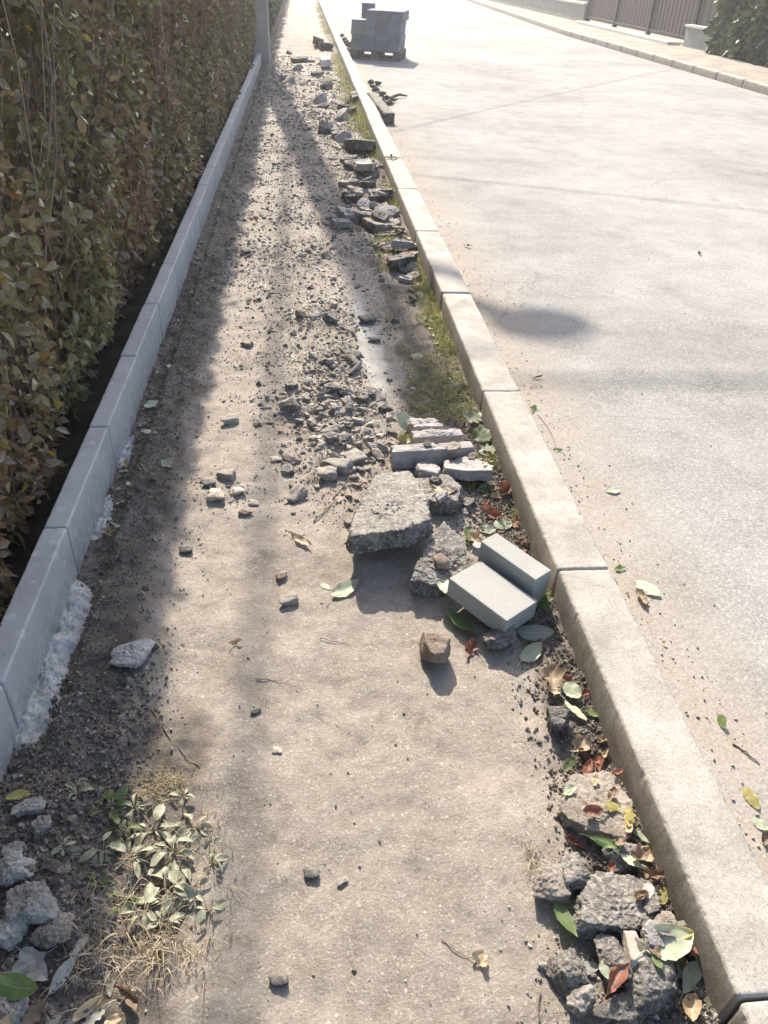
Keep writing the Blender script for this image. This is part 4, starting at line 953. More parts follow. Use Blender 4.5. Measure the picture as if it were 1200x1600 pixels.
# the run of broken pavement pieces between gravel and kerb
cm = []
for q in range(8):
    rr = np.random.RandomState(500+q); pl = []
    for k in range(6):
        a = (k+rr.uniform(-.3, .3))/6*2*math.pi; pl.append(((math.cos(a), math.sin(a), rr.uniform(-.2, .3)), rr.uniform(.35, .6)))
    pl += [((rr.normal()*.12, rr.normal()*.12, 1), .16), ((rr.normal()*.12, rr.normal()*.12, -1), .16)]
    V, F = chunk_vf(pl, (.55, .5, .16), 6, 0.035, 0, 500+q, 34); Dn = V/np.linalg.norm(V, axis=1)[:, None]
    V = V+Dn*crumble(V*0.11, 0.035, q)[:, None]; cm.append((mesh('rubble_chunk', V, F, [M_asph, M_dusty, M_mauve, M_dark][q % 4], True, link=False), q % 4))
rc = random.Random(5)
def strip(n, fx, fy, l0, l1, where):
    for _ in range(n):
        x, y = fx(), fy(); s = rc.uniform(l0, l1); o0, q = rc.choice(cm)
        if silt_mask(np.array([x]), np.array([y]))[0] > .4: continue
        z = max(drop(x+a*s*.3, y+b*s*.3)[0] for a, b in ((0, 0), (1, 0), (-1, 0), (0, 1), (0, -1)) if x+a*s*.3 < .69) if y < 6.9 else float(ground_z(x, y)[0])
        x = min(x, .69-s*.5); o = bpy.data.objects.new('rubble_chunk', o0.data); COL.objects.link(o); sz = s*rc.uniform(.8, 1.3)
        o.location = (x, y, z+sz*.09); o.scale = (s, s*rc.uniform(.6, .95), sz); o.rotation_euler = (rc.uniform(-.3, .3), rc.uniform(-.3, .3), rc.uniform(0, 6.3))
        tag(o, ('broad ' if s > (l0+l1)/2 else 'small ')+['grey asphalt', 'dusty beige', 'pale flat', 'dark asphalt'][q]+' piece '+where, 'rubble', GRP)
U_ = rc.uniform
strip(16, lambda: U_(.40, .66), lambda: U_(4.6, 6.2), .06, .15, 'in the rubble run near the flat beige slab')
strip(16, lambda: U_(.36, .64), lambda: U_(6.2, 8.4), .07, .18, 'in the rubble run before the pale lichened slab')
strip(14, lambda: U_(.2, .6), lambda: U_(8.4, 12), .08, .2, 'in the rubble beyond the thick dark slab')
strip(12, lambda: U_(-.3, .5), lambda: U_(12, 17), .1, .26, 'strewn over the far path near the concrete pole')
strip(9, lambda: U_(-.1, .34), lambda: U_(2.2, 3.3), .035, .07, 'in the gravel drift left of the upright slabs')
strip(9, lambda: U_(.42, .66), lambda: U_(1.75, 2.4), .03, .07, 'between the largest slab and the kerb')
strip(4, lambda: U_(.60, .67), lambda: U_(.5, .75), .03, .05, 'among the lumps at the lower right kerb')
strip(8, lambda: U_(.55, .66), lambda: U_(4.0, 4.6), .04, .09, 'behind the pale silt by the kerb')
for o0, _q in cm: bpy.data.objects.remove(o0)

# crumbs on the path, clods on the dark soil
n = 16000
x = RS.uniform(-0.62, 0.66, n); y = 0.35+RS.rand(n)**1.5*4.2
pr = 0.018+0.7*sstep(0.36, .45, x)*(y > 2.3)+0.75*sstep(-0.24, -0.42, x)+0.3*sstep(0.42, .6, x)+0.4*np.clip(gravel_density(x, y), 0, 1)
k = (RS.rand(n) < pr*(0.4+0.6*(vnoise(np.stack([x, y, 0*x], 1), 9, 2) > -0.1))) & (silt_mask(x, y) < .3); x, y = x[k], y[k]; n = len(x)
s = 0.0025+0.0055*RS.rand(n)**2.5
A = scatter(tiny, np.stack([x, y, ground_z(x, y)+s*.25], 1), RS.uniform(-3, 3, n), RS.uniform(-3, 3, n), RS.uniform(-3, 3, n), np.stack([s*1.3, s, s*.9], 1))
tag(A.build('soil_crumbs', M_crumb, None, False), 'fine crumbs of earth and grit over the bare path', 'soil', kind='stuff')
n = 52000
x = RS.uniform(-0.69, -0.2, n); y = 0.3+RS.rand(n)**1.4*4.5
pr = np.where(y < 1.5, sstep(-0.34, -0.48, x), sstep(-0.46, -0.6, x)*0.6+0.12*sstep(-.4, -.5, x)); k = RS.rand(n) < pr; x, y = x[k], y[k]; n = len(x)
s = (0.0018+0.008*RS.rand(n)**2.5+0.016*(RS.rand(n) < .02)*RS.rand(n))*np.where(y < 1.4, 1.1, .8)
A = scatter(clods, np.stack([x, y, ground_z(x, y)+s*.15], 1), RS.uniform(-3, 3, n), RS.uniform(-3, 3, n), RS.uniform(-3, 3, n), np.stack([s*1.2, s, s*.85], 1))
tag(A.build('soil_clods', M_clod, None, False), 'loose dark soil clods beside the edging in the hedge shadow', 'soil', kind='stuff')
n = 16000
x = .46+.24*RS.rand(n)**.6; y = 0.4+RS.rand(n)**1.2*2.6; k = RS.rand(n) < sstep(.47, .6, x)*np.where(vnoise(np.stack([x, y, 0*x], 1), 7, 15) > -.15, .9, .2); x, y = x[k], y[k]; n = len(x)
s = (0.002+0.008*RS.rand(n)**2.5)
A = scatter(clods, np.stack([x, y, ground_z(x, y)+s*.15], 1), RS.uniform(-3, 3, n), RS.uniform(-3, 3, n), RS.uniform(-3, 3, n), np.stack([s*1.2, s, s*.85], 1))
tag(A.build('soil_clods', M_clod, None, False), 'loose earth crumbs along the foot of the near kerb stones', 'soil', kind='stuff')
# grit on the road next to the kerb
n = 1500
x = 0.862+np.abs(RS.normal(0, .10, n)); y = 0.4+RS.rand(n)**1.6*9; w_ = RS.rand(n) < 0.15; x = np.where(w_, RS.uniform(.9, 4, n), x)
s = 0.0025+0.006*RS.rand(n)**3; x_, y_ = x, y
A = scatter(tiny, np.stack([x, y, ROADZ+s*.2], 1), RS.uniform(-3, 3, n), RS.uniform(-3, 3, n), RS.uniform(-3, 3, n), np.stack([s*1.3, s, s*.8], 1))
tag(A.build('road_grit', M_crumb, None, True), 'fine grit gathered on the road along the kerb', 'grit', kind='stuff')

# ------------------------------------------------------------ debris on the road by the far kerb stones
c = G(592, 162, 0.1); kp, Vb, Fb = sweep_block('broken_kerb_piece', 0.13, 0.13, 1.9, 0.02, M_dark, 91, 60, rough=0.008, chip=0.02)
a0 = G(578, 150, 0.1); a1 = G(606, 184, 0.1); mid = (a0+a1)/2; L_ = np.linalg.norm(a1-a0)
kp.location = (mid[0]+.02, mid[1], ROADZ); kp.scale = (0.9, L_/1.9, 0.9); kp.rotation_euler = (0, 0, -math.atan2(a1[0]-a0[0], a1[1]-a0[1])+math.pi)
tag(kp, 'long dark broken kerb piece lying on the road against the kerb', 'kerb piece')
for q, (a, b, w, h) in enumerate([(588, 140, 9, 8), (597, 146, 11, 9), (604, 152, 10, 8), (598, 157, 12, 9), (608, 160, 12, 9), (612, 153, 9, 6), (590, 130, 8, 7), (583, 135, 8, 7), (616, 156, 9, 5), (580, 128, 9, 8)]):
    lump(a, b, w, h, 0.06, M_dark, 'dark rubble lump in the small pile behind the broken kerb piece', seed=200+q, sub=5, agg=0.012, rough=.25, flat=.55, group='rubble pile on the road')
for q, (a, b, w, h) in enumerate([(538, 62, 8, 6), (545, 70, 12, 9), (541, 66, 9, 7), (548, 78, 9, 6), (534, 55, 7, 5), (550, 68, 7, 8)]):
    lump(a, b, w, h, 0.08, M_dark, 'dark rubble lump heaped on the road left of the pallet', seed=220+q, sub=5, agg=0.015, rough=.25, flat=.7, group='rubble heap beside the pallet')
A = Acc(); P0 = G(612, 152, .05); P1 = G(636, 150, .05)
A.tube([P0-P0, (P1-P0)*.5+[0, .05, .02], P1-P0], [.02, .018, .01], 5); o = A.build('stick', M_twig, None, True); o.location = P0; tag(o, 'short stick poking from the rubble pile on the road', 'stick')

# ------------------------------------------------------------ leaves
def leaf_mesh(L_, W_, shape, curl, cup, wave, seed, mat, stem=True):
    rr = np.random.RandomState(seed); nu, nv = 16, 9
    u = np.linspace(0, 1, nu); v = np.linspace(-1, 1, nv)
    prof = {'ovate': np.sin(np.pi*u**0.8)**0.75, 'lance': np.sin(np.pi*u)**0.9, 'round': np.sin(np.pi*u**0.9)**0.55, 'lobed': np.sin(np.pi*u**0.85)**0.7*(1+0.28*np.cos(u*np.pi*7))}[shape]
    prof[-1] = 0; prof[0] = 0
    prof = prof*(1+0.04*rr.normal(size=nu))
    U, Vv = np.meshgrid(u, v, indexing='ij')
    x = (U-.5)*L_; y = Vv*prof[:, None]*W_/2
    th = curl*(U-.5)*2
    if abs(curl) > 1e-3: r = L_/2/curl; x = r*np.sin(th); zc = r*(1-np.cos(th))
    else: zc = 0*x
    z = zc+cup*np.abs(Vv)**1.6*prof[:, None]*W_/2
    P = np.stack([x.ravel(), y.ravel(), 0*x.ravel()], 1)/L_
    z = z.ravel()+wave*L_*fbm(P+seed, 3, 3, seed)*(0.3+np.abs(Vv.ravel()))
    y = y.ravel()*(1-0.25*abs(cup))
    y = y+0.05*L_*np.sin(U.ravel()*3+seed)
    V = np.stack([x.ravel(), y, z], 1); V[:, 2] -= V[:, 2].min()
    i = (np.arange(nu-1)[:, None]*nv+np.arange(nv-1)[None]).ravel(); F = np.stack([i, i+1, i+nv+1, i+nv], 1)[:, ::-1]
    uv = np.stack([U.ravel(), Vv.ravel()], 1)
    Fs = [F]
    if stem:
        b = V[nv//2]; q = np.array([b+[0.01*L_, 0, 0.0005], b-[0.12*L_, .01*L_, -.002], b-[0.26*L_, .04*L_, -.004+.002]])
        TV, TF, tc = tube(q, L_*0.011, 4); F2 = TF+len(V); V = np.concatenate([V, TV]); uv = np.concatenate([uv, np.full((len(TV), 2), [0.5, 0.0])])
        Fs = [np.concatenate([F, F2])]
    o = mesh('fallen_leaf', V, Fs, mat, True, link=False)
    me = o.data; ul = me.uv_layers.new(name='uv'); li = np.empty(len(me.loops), np.int32); me.loops.foreach_get('vertex_index', li)
    ul.data.foreach_set('uv', uv[li].astype(np.float32).ravel())
    bpy.data.objects.remove(o)
    return me
_lc = {}
def leafme(kind, shape, asp, seed):
    key = (kind, shape, asp, seed)
    if key not in _lc:
        cr = random.Random(seed*7+len(kind))
        dry = kind in ('brown', 'tan', 'red')
        _lc[key] = leaf_mesh(1.0, asp, shape, cr.uniform(.2, 1.1) if dry else cr.uniform(-.1, .5), cr.uniform(.2, .8) if dry else cr.uniform(-.05, .35), .16 if dry else .07, seed, LM[kind])
    return _lc[key]
def put_leaf(x, y, L_, rz, kind, shape, asp, seed, label, group=None, rx=0, ry=0, dz=0.0):
    me = leafme(kind, shape, asp, seed)
    if x < 0.78: x = min(x, 0.695-L_*0.22)
    z = max(drop(min(x+a*L_*.2, .69) if x < .78 else x+a*L_*.2, y+b*L_*.2)[0] for a, b in ((0, 0), (1, 0), (-1, 0), (0, 1), (0, -1)))
    o = bpy.data.objects.new('fallen_leaf', me); COL.objects.link(o); o.location = (x, y, z+0.0015+dz+abs(math.sin(rx))*L_*asp*.4+abs(math.sin(ry))*L_*.4)
    o.rotation_euler = (rx, ry, rz); o.scale = (L_, L_, L_); tag(o, label, 'leaf', group or 'fallen leaves'); return o
def px_leaf(px, py, lpx, ang, kind, shape, asp, label, rx=0, ry=0, z=0.01, dz=0):
    c = G(px, py, z); a = R(ang); q = G(px+math.cos(a)*lpx/2, py+math.sin(a)*lpx/2, z); w = G(px-math.cos(a)*lpx/2, py-math.sin(a)*lpx/2, z)
    mpp_ = float((c-[0, 0, EYE]) @ _F)/1200; e = q-w; return put_leaf(c[0], c[1], min(float(np.linalg.norm(e)), 1.12*lpx*mpp_), math.atan2(e[1], e[0]), kind, shape, asp, abs(hash_(label)) % 9, label, rx=rx, ry=ry, dz=dz)
def hash_(s): return sum((i+3)*ord(ch) for i, ch in enumerate(s))
HERO = [(880, 1440, 74, 55, 'green', 'lance', .42, 'bright green leaf below the pale dusty lump', -.3, 0),
 (1034, 1492, 78, -28, 'pale', 'ovate', .62, 'largest pale leaf with a clear midrib at the lower right', .1, 0),
 (1066, 1520, 62, 70, 'pale', 'ovate', .45, 'pale green leaf below the largest pale leaf', -.3, 0),
 (1090, 1530, 60, -60, 'pale', 'lance', .4, 'narrow pale leaf leaning on the kerb at the lower right', .4, 0),
 (980, 1364, 46, 28, 'pale', 'lance', .42, 'narrow green leaf lying on the big rough block', -.2, 0),
 (938, 1336, 56, 24, 'green', 'lance', .3, 'slim green leaf between the dusty slab and the big rough block', .2, 0),
 (1040, 1400, 30, -70, 'yellow', 'ovate', .55, 'small yellow leaf between the big rough block and the kerb', 0, 0),
 (862, 1066, 60, 85, 'tan', 'lobed', .55, 'dry tan curled leaf near the kerb below the pavers', 0, 0),
 (893, 1083, 34, 30, 'pale', 'round', .8, 'crumpled pale leaf right of the dry tan leaf', .3, 0),
 (898, 1112, 46, 50, 'pale', 'lance', .4, 'pale green narrow leaf beside the dark round lump', -.3, 0),
 (885, 1060, 26, 20, 'red', 'ovate', .5, 'small rusty leaf behind the dry tan one', .2, 0),
 (908, 1165, 36, 60, 'tan', 'lobed', .7, 'tan ragged leaf above the dusty slab', 0, 0),
 (938, 1190, 34, 80, 'red', 'ovate', .5, 'red leaf touching the top of the dusty slab', .3, 0),
 (915, 1208, 34, -60, 'red', 'ovate', .45, 'dull red leaf left of the dusty slab top', .2, 0),
 (886, 1248, 26, -30, 'pale', 'lance', .5, 'small pale leaf at the left corner of the dusty slab', .1, 0),
 (900, 1314, 40, 30, 'red', 'lance', .4, 'red brown leaf below the dusty slab', .2, 0),
 (1012, 1336, 44, 60, 'tan', 'lobed', .55, 'dry orange leaf wedged beside the kerb and the big rough block', .3, 0),
 (1000, 1306, 50, 45, 'pale', 'lance', .22, 'thin pale blade like leaf by the kerb below the dusty slab', .2, 0),
 (1080, 1578, 46, 80, 'tan', 'round', .8, 'orange rounded dry leaf at the bottom right of the rubble', .2, 0),
 (1062, 1572, 30, 60, 'brown', 'ovate', .6, 'brown leaf left of the orange rounded one', .1, 0),
 (955, 1545, 60, -55, 'red', 'lance', .4, 'dark red leaf in the gap near the bottom edge', .3, 0),
 (940, 1530, 30, 70, 'pale', 'ovate', .6, 'little pale leaf among the bottom lumps', .1, 0),
 (920, 1512, 36, 0, 'grey', 'ovate', .6, 'grey leaf flat among lumps left of the smooth pebble', 0, 0),
 (540, 915, 52, -32, 'pale', 'ovate', .5, 'pale leaf lying alone in front of the largest asphalt slab', 0, 0),
 (471, 842, 44, 35, 'tan', 'lance', .3, 'thin tan leaf arching on the path left of the largest slab', .3, 0),
 (692, 932, 34, 75, 'pale', 'ovate', .55, 'small pale leaf at the left corner of the larger paver', 0, 0),
 (722, 972, 62, 35, 'green', 'ovate', .45, 'shaded green leaf under the left side of the larger paver', -.3, 0),
 (733, 1008, 34, -60, 'red', 'lobed', .6, 'curled pinkish red leaf left of the black lump', .4, 0),
 (830, 1016, 50, -45, 'pale', 'ovate', .5, 'pale leaf right of the black lump below the pavers', .1, 0),
 (838, 985, 64, 5, 'grey', 'ovate', .5, 'broad grey leaf in shade under the larger paver', .1, 0),
 (850, 948, 34, 60, 'green', 'ovate', .6, 'dark green leaf in shade between paver and kerb', .5, 0),
 (732, 838, 34, -80, 'green', 'ovate', .6, 'vivid green leaf behind the pavers', .5, 0),
 (742, 848, 36, 60, 'tan', 'lobed', .5, 'tan dry leaf touching the rear paver', .2, 0),
 (800, 770, 34, -50, 'red', 'lobed', .6, 'bright red leaf by the kerb above the pavers', .4, 0),
 (770, 805, 38, 20, 'red', 'ovate', .5, 'dark red leaf among weeds above the pavers', .2, 0),
 (805, 818, 22, 60, 'red', 'ovate', .6, 'small orange red leaf close to the kerb above the pavers', .3, 0),
 (776, 738, 0, 0, None, '', 0, '', 0, 0),
 (690, 790, 46, 30, 'tan', 'lance', .35, 'pinkish tan leaf at the right of the largest slab', .3, 0),
 (788, 818, 34, -20, 'pale', 'ovate', .6, 'pale leaf beside the orange red one near the kerb', .2, 0),
 (762, 826, 26, -10, 'pale', 'round', .7, 'small whitish leaf behind the rear paver', .2, 0),
 (626, 672, 40, -60, 'pale', 'round', .7, 'pale upright leaf left of the upright slabs', .8, 0),
 (634, 684, 30, -20, 'yellow', 'ovate', .6, 'yellow leaf left of the upright slabs', .2, 0),
 (738, 658, 40, -55, 'pale', 'lobed', .6, 'pale crumpled leaf between upright slabs and kerb', .4, 0),
 (758, 685, 34, 20, 'green', 'round', .8, 'dark green leaf against the kerb by the upright slabs', .4, 0),
 (762, 708, 30, -10, 'pale', 'lobed', .6, 'whitish crinkled leaf above the rounded slab piece', .3, 0),
 (650, 448, 22, -70, 'yellow', 'ovate', .6, 'bright yellow leaf by the kerb at mid distance', .5, 0),
 (684, 494, 22, -50, 'yellow', 'round', .7, 'yellow green leaf by the kerb opposite the lamp shadow', .5, 0),
 (652, 555, 20, 0, 'pale', 'round', .8, 'whitish leaf on the grass left of the kerb', .2, 0),
 (612, 331, 16, 0, 'red', 'ovate', .5, 'orange leaf behind the flat beige slab', .2, 0),
 (1010, 930, 44, 35, 'pale', 'ovate', .6, 'pale leaf on the road edge just beyond the wide kerb joint', .1, 0),
 (998, 945, 36, 60, 'tan', 'lance', .4, 'tan leaf under the pale one on the road edge', .1, 0),
 (966, 898, 18, -20, 'green', 'ovate', .6, 'tiny green leaf on the road beside the cracked kerb joint', .1, 0),
 (1168, 1258, 44, 50, 'yellow', 'ovate', .5, 'pale yellow leaf on the road at the right edge', .2, 0),
 (1182, 1298, 30, 30, 'pale', 'round', .7, 'pale leaf under the yellow one at the right edge', .1, 0),
 (1192, 1325, 30, 70, 'brown', 'ovate', .6, 'brown leaf at the right edge of the photo by the kerb', .1, 0),
 (1123, 1140, 24, 60, 'green', 'ovate', .6, 'small dark green leaf standing on the road', .8, 0),
 (955, 775, 20, -10, 'pale', 'round', .8, 'whitish round leaf alone on the near road', .1, 0),
 (730, 391, 14, 20, 'brown', 'lance', .4, 'tiny dark leaf on the road beyond the lamp shadow', .4, 0),
 (838, 598, 18, -5, 'brown', 'lance', .3, 'tiny brown leaf on the road below the lamp shadow', .3, 0),
 (833, 648, 20, -40, 'green', 'lance', .4, 'little green leaf on the kerb rim near the upright slabs', .4, 0),
 (872, 712, 16, 10, 'green', 'ovate', .4, 'tiny curled leaf on the road beside the kerb', .3, 0),
 (1092, 403, 10, 30, 'brown', 'ovate', .5, 'dark speck of a leaf far out on the road', .3, 0),
 (237, 621, 28, -30, 'pale', 'ovate', .6, 'pale leaf in the trench by the edging, beside the third joint', .1, 0),
 (262, 728, 26, 45, 'pale', 'ovate', .6, 'pale leaf alone on the shaded old concrete strip', .1, 0),
 (196, 716, 20, 60, 'tan', 'ovate', .6, 'orange tan leaf against the edging', .3, 0),
 (170, 825, 24, 40, 'tan', 'ovate', .5, 'curled tan leaf in the trench near the mortar', .3, 0),
 (398, 345, 14, -30, 'red', 'lobed', .6, 'reddish leaf on the far lit path', .3, 0),
 (752, 1498, 36, 50, 'tan', 'lobed', .6, 'crumpled cream leaf alone on the near path', .2, 0),
 (742, 1492, 22, -70, 'pale', 'ovate', .5, 'cream curled leaf edge beside the crumpled one', .5, 0),
 (510, 908, 20, 30, 'pale', 'ovate', .5, 'tiny pale leaf left of the lone pale leaf', .1, 0),
 (368, 1004, 26, -10, 'tan', 'lance', .35, 'faint tan sliver of leaf on the bare path', .1, 0),
 (135, 1578, 70, -45, 'tan', 'lance', .4, 'long tan leaf at the bottom left under the dry weeds', .5, 0),
 (205, 1560, 56, 50, 'brown', 'lance', .3, 'brown curled leaf at the foot of the dry weeds', .5, 0),
 (100, 1530, 76, -50, 'grey', 'lance', .35, 'large grey leaf in shade at the lower left', .4, 0),
 (58, 1515, 64, 40, 'grey', 'ovate', .5, 'broad grey leaf in deep shade at the lower left', .2, 0),
 (170, 1535, 44, 80, 'grey', 'ovate', .4, 'small grey leaf in shade left of the dry straw', .2, 0),
 (40, 1560, 70, 10, 'green', 'ovate', .5, 'dark leaf in the shaded lower left corner', .2, 0),
 (180, 1595, 40, -20, 'tan', 'ovate', .5, 'tan leaf cut by the bottom edge', .2, 0),
 (30, 1245, 46, -15, 'yellow', 'lance', .4, 'dull yellow leaf at the end of the edging on the left', .2, 0)]
for h in HERO:
    if h[4] is None: continue
    px_leaf(*h[:8], rx=h[8], ry=h[9])
LK = {'pale': 'pale green', 'green': 'green', 'yellow': 'yellow', 'brown': 'brown', 'tan': 'tan dry', 'red': 'rust red', 'grey': 'grey'}
def litter(n, fx, fy, kinds, where, l0, l1):
    for _ in range(n):
        x = fx(); y = fy(); kd = random.choice(kinds)
        shp = random.choice(['ovate', 'ovate', 'lance', 'round', 'lobed']); put_leaf(x, y, random.uniform(l0, l1), random.uniform(0, 6.28), kd, shp, random.choice([.45, .6]), random.randint(0, 5), f'{LK[kd]} {dict(ovate="oval", lance="narrow", round="rounded", lobed="ragged")[shp]} leaf {where}', rx=random.uniform(-.5, .5), ry=random.uniform(-.2, .2))
litter(44, lambda: random.uniform(-.675, -.60), lambda: random.uniform(1.9, 6.5), ['pale', 'grey', 'grey', 'tan', 'brown', 'brown'], 'caught in the trench along the edging', .02, .045)
litter(38, lambda: random.uniform(.60, .685), lambda: random.uniform(1.7, 3.9), ['pale', 'brown', 'tan', 'red', 'yellow', 'brown', 'pale'], 'caught against the kerb near the upright slabs', .02, .045)
litter(26, lambda: random.uniform(.52, .69), lambda: random.uniform(1.78, 2.4), ['brown', 'tan', 'red', 'brown', 'yellow', 'pale'], 'in the gutter behind the loose pavers', .018, .04)
litter(34, lambda: random.uniform(.55, .68), lambda: random.uniform(3.9, 9), ['yellow', 'brown', 'tan', 'red', 'pale'], 'caught in the far grass against the kerb', .04, .07)
litter(26, lambda: random.uniform(.58, .70), lambda: random.uniform(.5, 1.3), ['brown', 'tan', 'red', 'brown', 'yellow', 'green'], 'in the lower right rubble by the kerb', .03, .055)
litter(12, lambda: random.uniform(-.62, -.35), lambda: random.uniform(.5, .72), ['brown', 'grey', 'tan'], 'in the shaded soil at the bottom left', .04, .07)
litter(8, lambda: random.uniform(.87, .98), lambda: random.uniform(.8, 3), ['brown', 'tan', 'pale'], 'on the road grit beside the kerb', .015, .03)

# twigs on the path and road
def twig(pts, r, label, z=0.008):
    P = np.array([G(a, b, z) for a, b in pts]); P[:, 2] = [drop(p[0], p[1])[0]+.003 for p in P]; t = np.linspace(0, 1, 9)
    Q = np.stack([np.interp(t, np.linspace(0, 1, len(P)), P[:, k]) for k in range(3)], 1); Q[1:-1] += RS.normal(0, .0012, (7, 3)); c = Q[0].copy()
    A = Acc(); A.tube(Q-c, np.linspace(r, r*.4, 9), 5); o = A.build('twig', M_twig, None, True); o.location = c; tag(o, label, 'twig', 'twigs lying about')
twig([(236, 1105), (262, 1148), (298, 1188), (312, 1196)], .0022, 'thin curved twig at the edge of the hedge shadow')
twig([(1140, 1172), (1160, 1186), (1180, 1203)], .003, 'dark twig on the road at the right')
twig([(690, 1465), (715, 1485), (745, 1500)], .0011, 'very thin stem beside the crumpled cream leaf')
twig([(845, 1545), (842, 1570), (846, 1600)], .002, 'pale stalk near the bottom edge left of the rubble')
twig([(400, 1060), (420, 1061), (436, 1062)], .0016, 'short flat twig on the bare path')
twig([(838, 655), (860, 685), (868, 710)], .0012, 'thin bent stem on the road by the kerb')
twig([(520, 782), (535, 760), (548, 745)], .003, 'brown stick beside the big grey stone and the largest slab')
twig([(490, 812), (510, 795), (528, 782)], .0025, 'pale stick below the brown one left of the largest slab')
twig([(70, 1290), (110, 1330), (120, 1370)], .0016, 'fine root on the dark soil at the left')
twig([(500, 995), (520, 998), (545, 1003)], .001, 'hair thin stem on the path left of the brown stone')

# ------------------------------------------------------------ grass and weeds
def blades(n, fx, fy, h0, h1, mat, name, label, lean=0.7, w=.0016, kind='stuff', loc=None, cat='grass', grp=None):
    x = fx(n); y = fy(n); z = ground_z(x, y); hgt = RS.uniform(h0, h1, n); az = RS.uniform(0, 2*math.pi, n); ln = RS.uniform(.1, lean, n)*1.6
    t = np.array([0, .35, .7, 1.0]); V = np.zeros((n, 8, 3))
    for k, tt in enumerate(t):
        bend = ln*tt**1.8; cx = x+np.cos(az)*hgt*bend*.8; cy = y+np.sin(az)*hgt*bend*.8; cz = z-.002+hgt*tt*np.clip(1-.35*bend*tt, .1, 1)
        ww = w*(1-tt*.85)*RS.uniform(.8, 1.3, n)
        V[:, 2*k] = np.stack([cx-np.sin(az)*ww, cy+np.cos(az)*ww, cz], 1); V[:, 2*k+1] = np.stack([cx+np.sin(az)*ww, cy-np.cos(az)*ww, cz], 1)
    F = np.array([[0, 1, 3, 2], [2, 3, 5, 4], [4, 5, 7, 6]]); F = (F[None]+np.arange(n)[:, None, None]*8).reshape(-1, 4)
    V = V.reshape(-1, 3)
    if loc is not None: V = V-np.asarray(loc)
    o = mesh(name, V, F, mat, True, loc=loc); tag(o, label, cat, grp, kind); return o
def patchy(x0, x1, y0, y1, sc=2.2, th=0.0, power=1.0):
    def pts(n):
        xs_, ys_ = [], []; tot = 0
        while tot < n:
            a = x0+(x1-x0)*RS.rand(n)**power; b = y0+(y1-y0)*RS.rand(n)**1.3
            k = vnoise(np.stack([a*2, b, 0*a], 1), sc, 61) > th; xs_.append(a[k]); ys_.append(b[k]); tot += k.sum()
        return np.concatenate(xs_)[:n], np.concatenate(ys_)[:n]
    st_ = {}
    def fx(n): st_['p'] = pts(n); return st_['p'][0]
    def fy(n): return st_['p'][1]
    return fx, fy
fx, fy = patchy(.60, .695, 2.5, 13, 2.4, -.1, .6); blades(4200, fx, fy, .02, .07, M_grass, 'grass', 'patchy yellow green grass along the foot of the kerb')
fx, fy = patchy(.40, .69, 2.7, 4.2, 4, -.15, .75); blades(2300, fx, fy, .01, .05, M_grass, 'grass', 'low grass patch between the pale silt and the kerb', 1.3, .0014)
fx, fy = patchy(.42, .62, 4.5, 5.2, 3, -.2, .8); blades(500, fx, fy, .02, .06, M_grass, 'grass', 'yellowish tuft area left of the long dark slab')
fx, fy = patchy(.45, .7, 9, 34, 1.2, -.1, .5); blades(2600, fx, fy, .03, .10, M_grass, 'grass', 'distant grass verge beside the far kerb stones', w=.003)
fx, fy = patchy(.55, .69, 1.6, 2.4, 5, .0, .8); blades(800, fx, fy, .015, .04, M_grass, 'grass', 'sparse grass behind the loose pavers')
# dry straw and moss on the left
c = G(225, 1470, .02)
blades(420, lambda n: RS.normal(c[0], .07, n), lambda n: RS.normal(c[1]-.01, .035, n), .01, .05, M_straw, 'dry_grass', 'tangle of dry straw below the pale broad leaved weeds', 1.3, .0011)
c2 = G(330, 1300, .01); blades(70, lambda n: RS.normal(c2[0], .03, n), lambda n: RS.normal(c2[1], .06, n), .015, .04, M_straw, 'dry_grass', 'thin dry grass at the right edge of the weeds', 1.4, .0009)
c5_ = G(235, 1370, .01); blades(420, lambda n: RS.normal(c5_[0], .07, n), lambda n: RS.normal(c5_[1], .07, n), .008, .04, M_straw, 'dry_grass', 'dead stalks and straw caught between the pale weeds', 1.6, .001)
c3 = G(250, 1225, .01); blades(800, lambda n: RS.normal(c3[0], .035, n), lambda n: RS.normal(c3[1], .022, n), .005, .015, M_moss, 'dry_moss', 'yellowish dry moss cushion above the weeds', 1.2, .0012, cat='moss')
c4 = G(835, 1340, .01); blades(60, lambda n: RS.normal(c4[0], .012, n), lambda n: RS.normal(c4[1], .012, n), .012, .035, M_straw, 'grass_tuft', 'tiny dry grass tuft left of the grey crumbly lump', 1.4, .0008, kind=None, loc=(c4[0], c4[1], 0), cat='grass tuft')
c5 = G(755, 490, .0); blades(160, lambda n: RS.normal(0.865, .012, n), lambda n: RS.normal(3.9, .05, n), .02, .05, M_grass, 'grass_tuft', 'dark grass tuft at the road side of the kerb beside the lamp shadow', .9, .0014, kind=None, loc=(.865, 3.9, 0.03), cat='grass tuft')

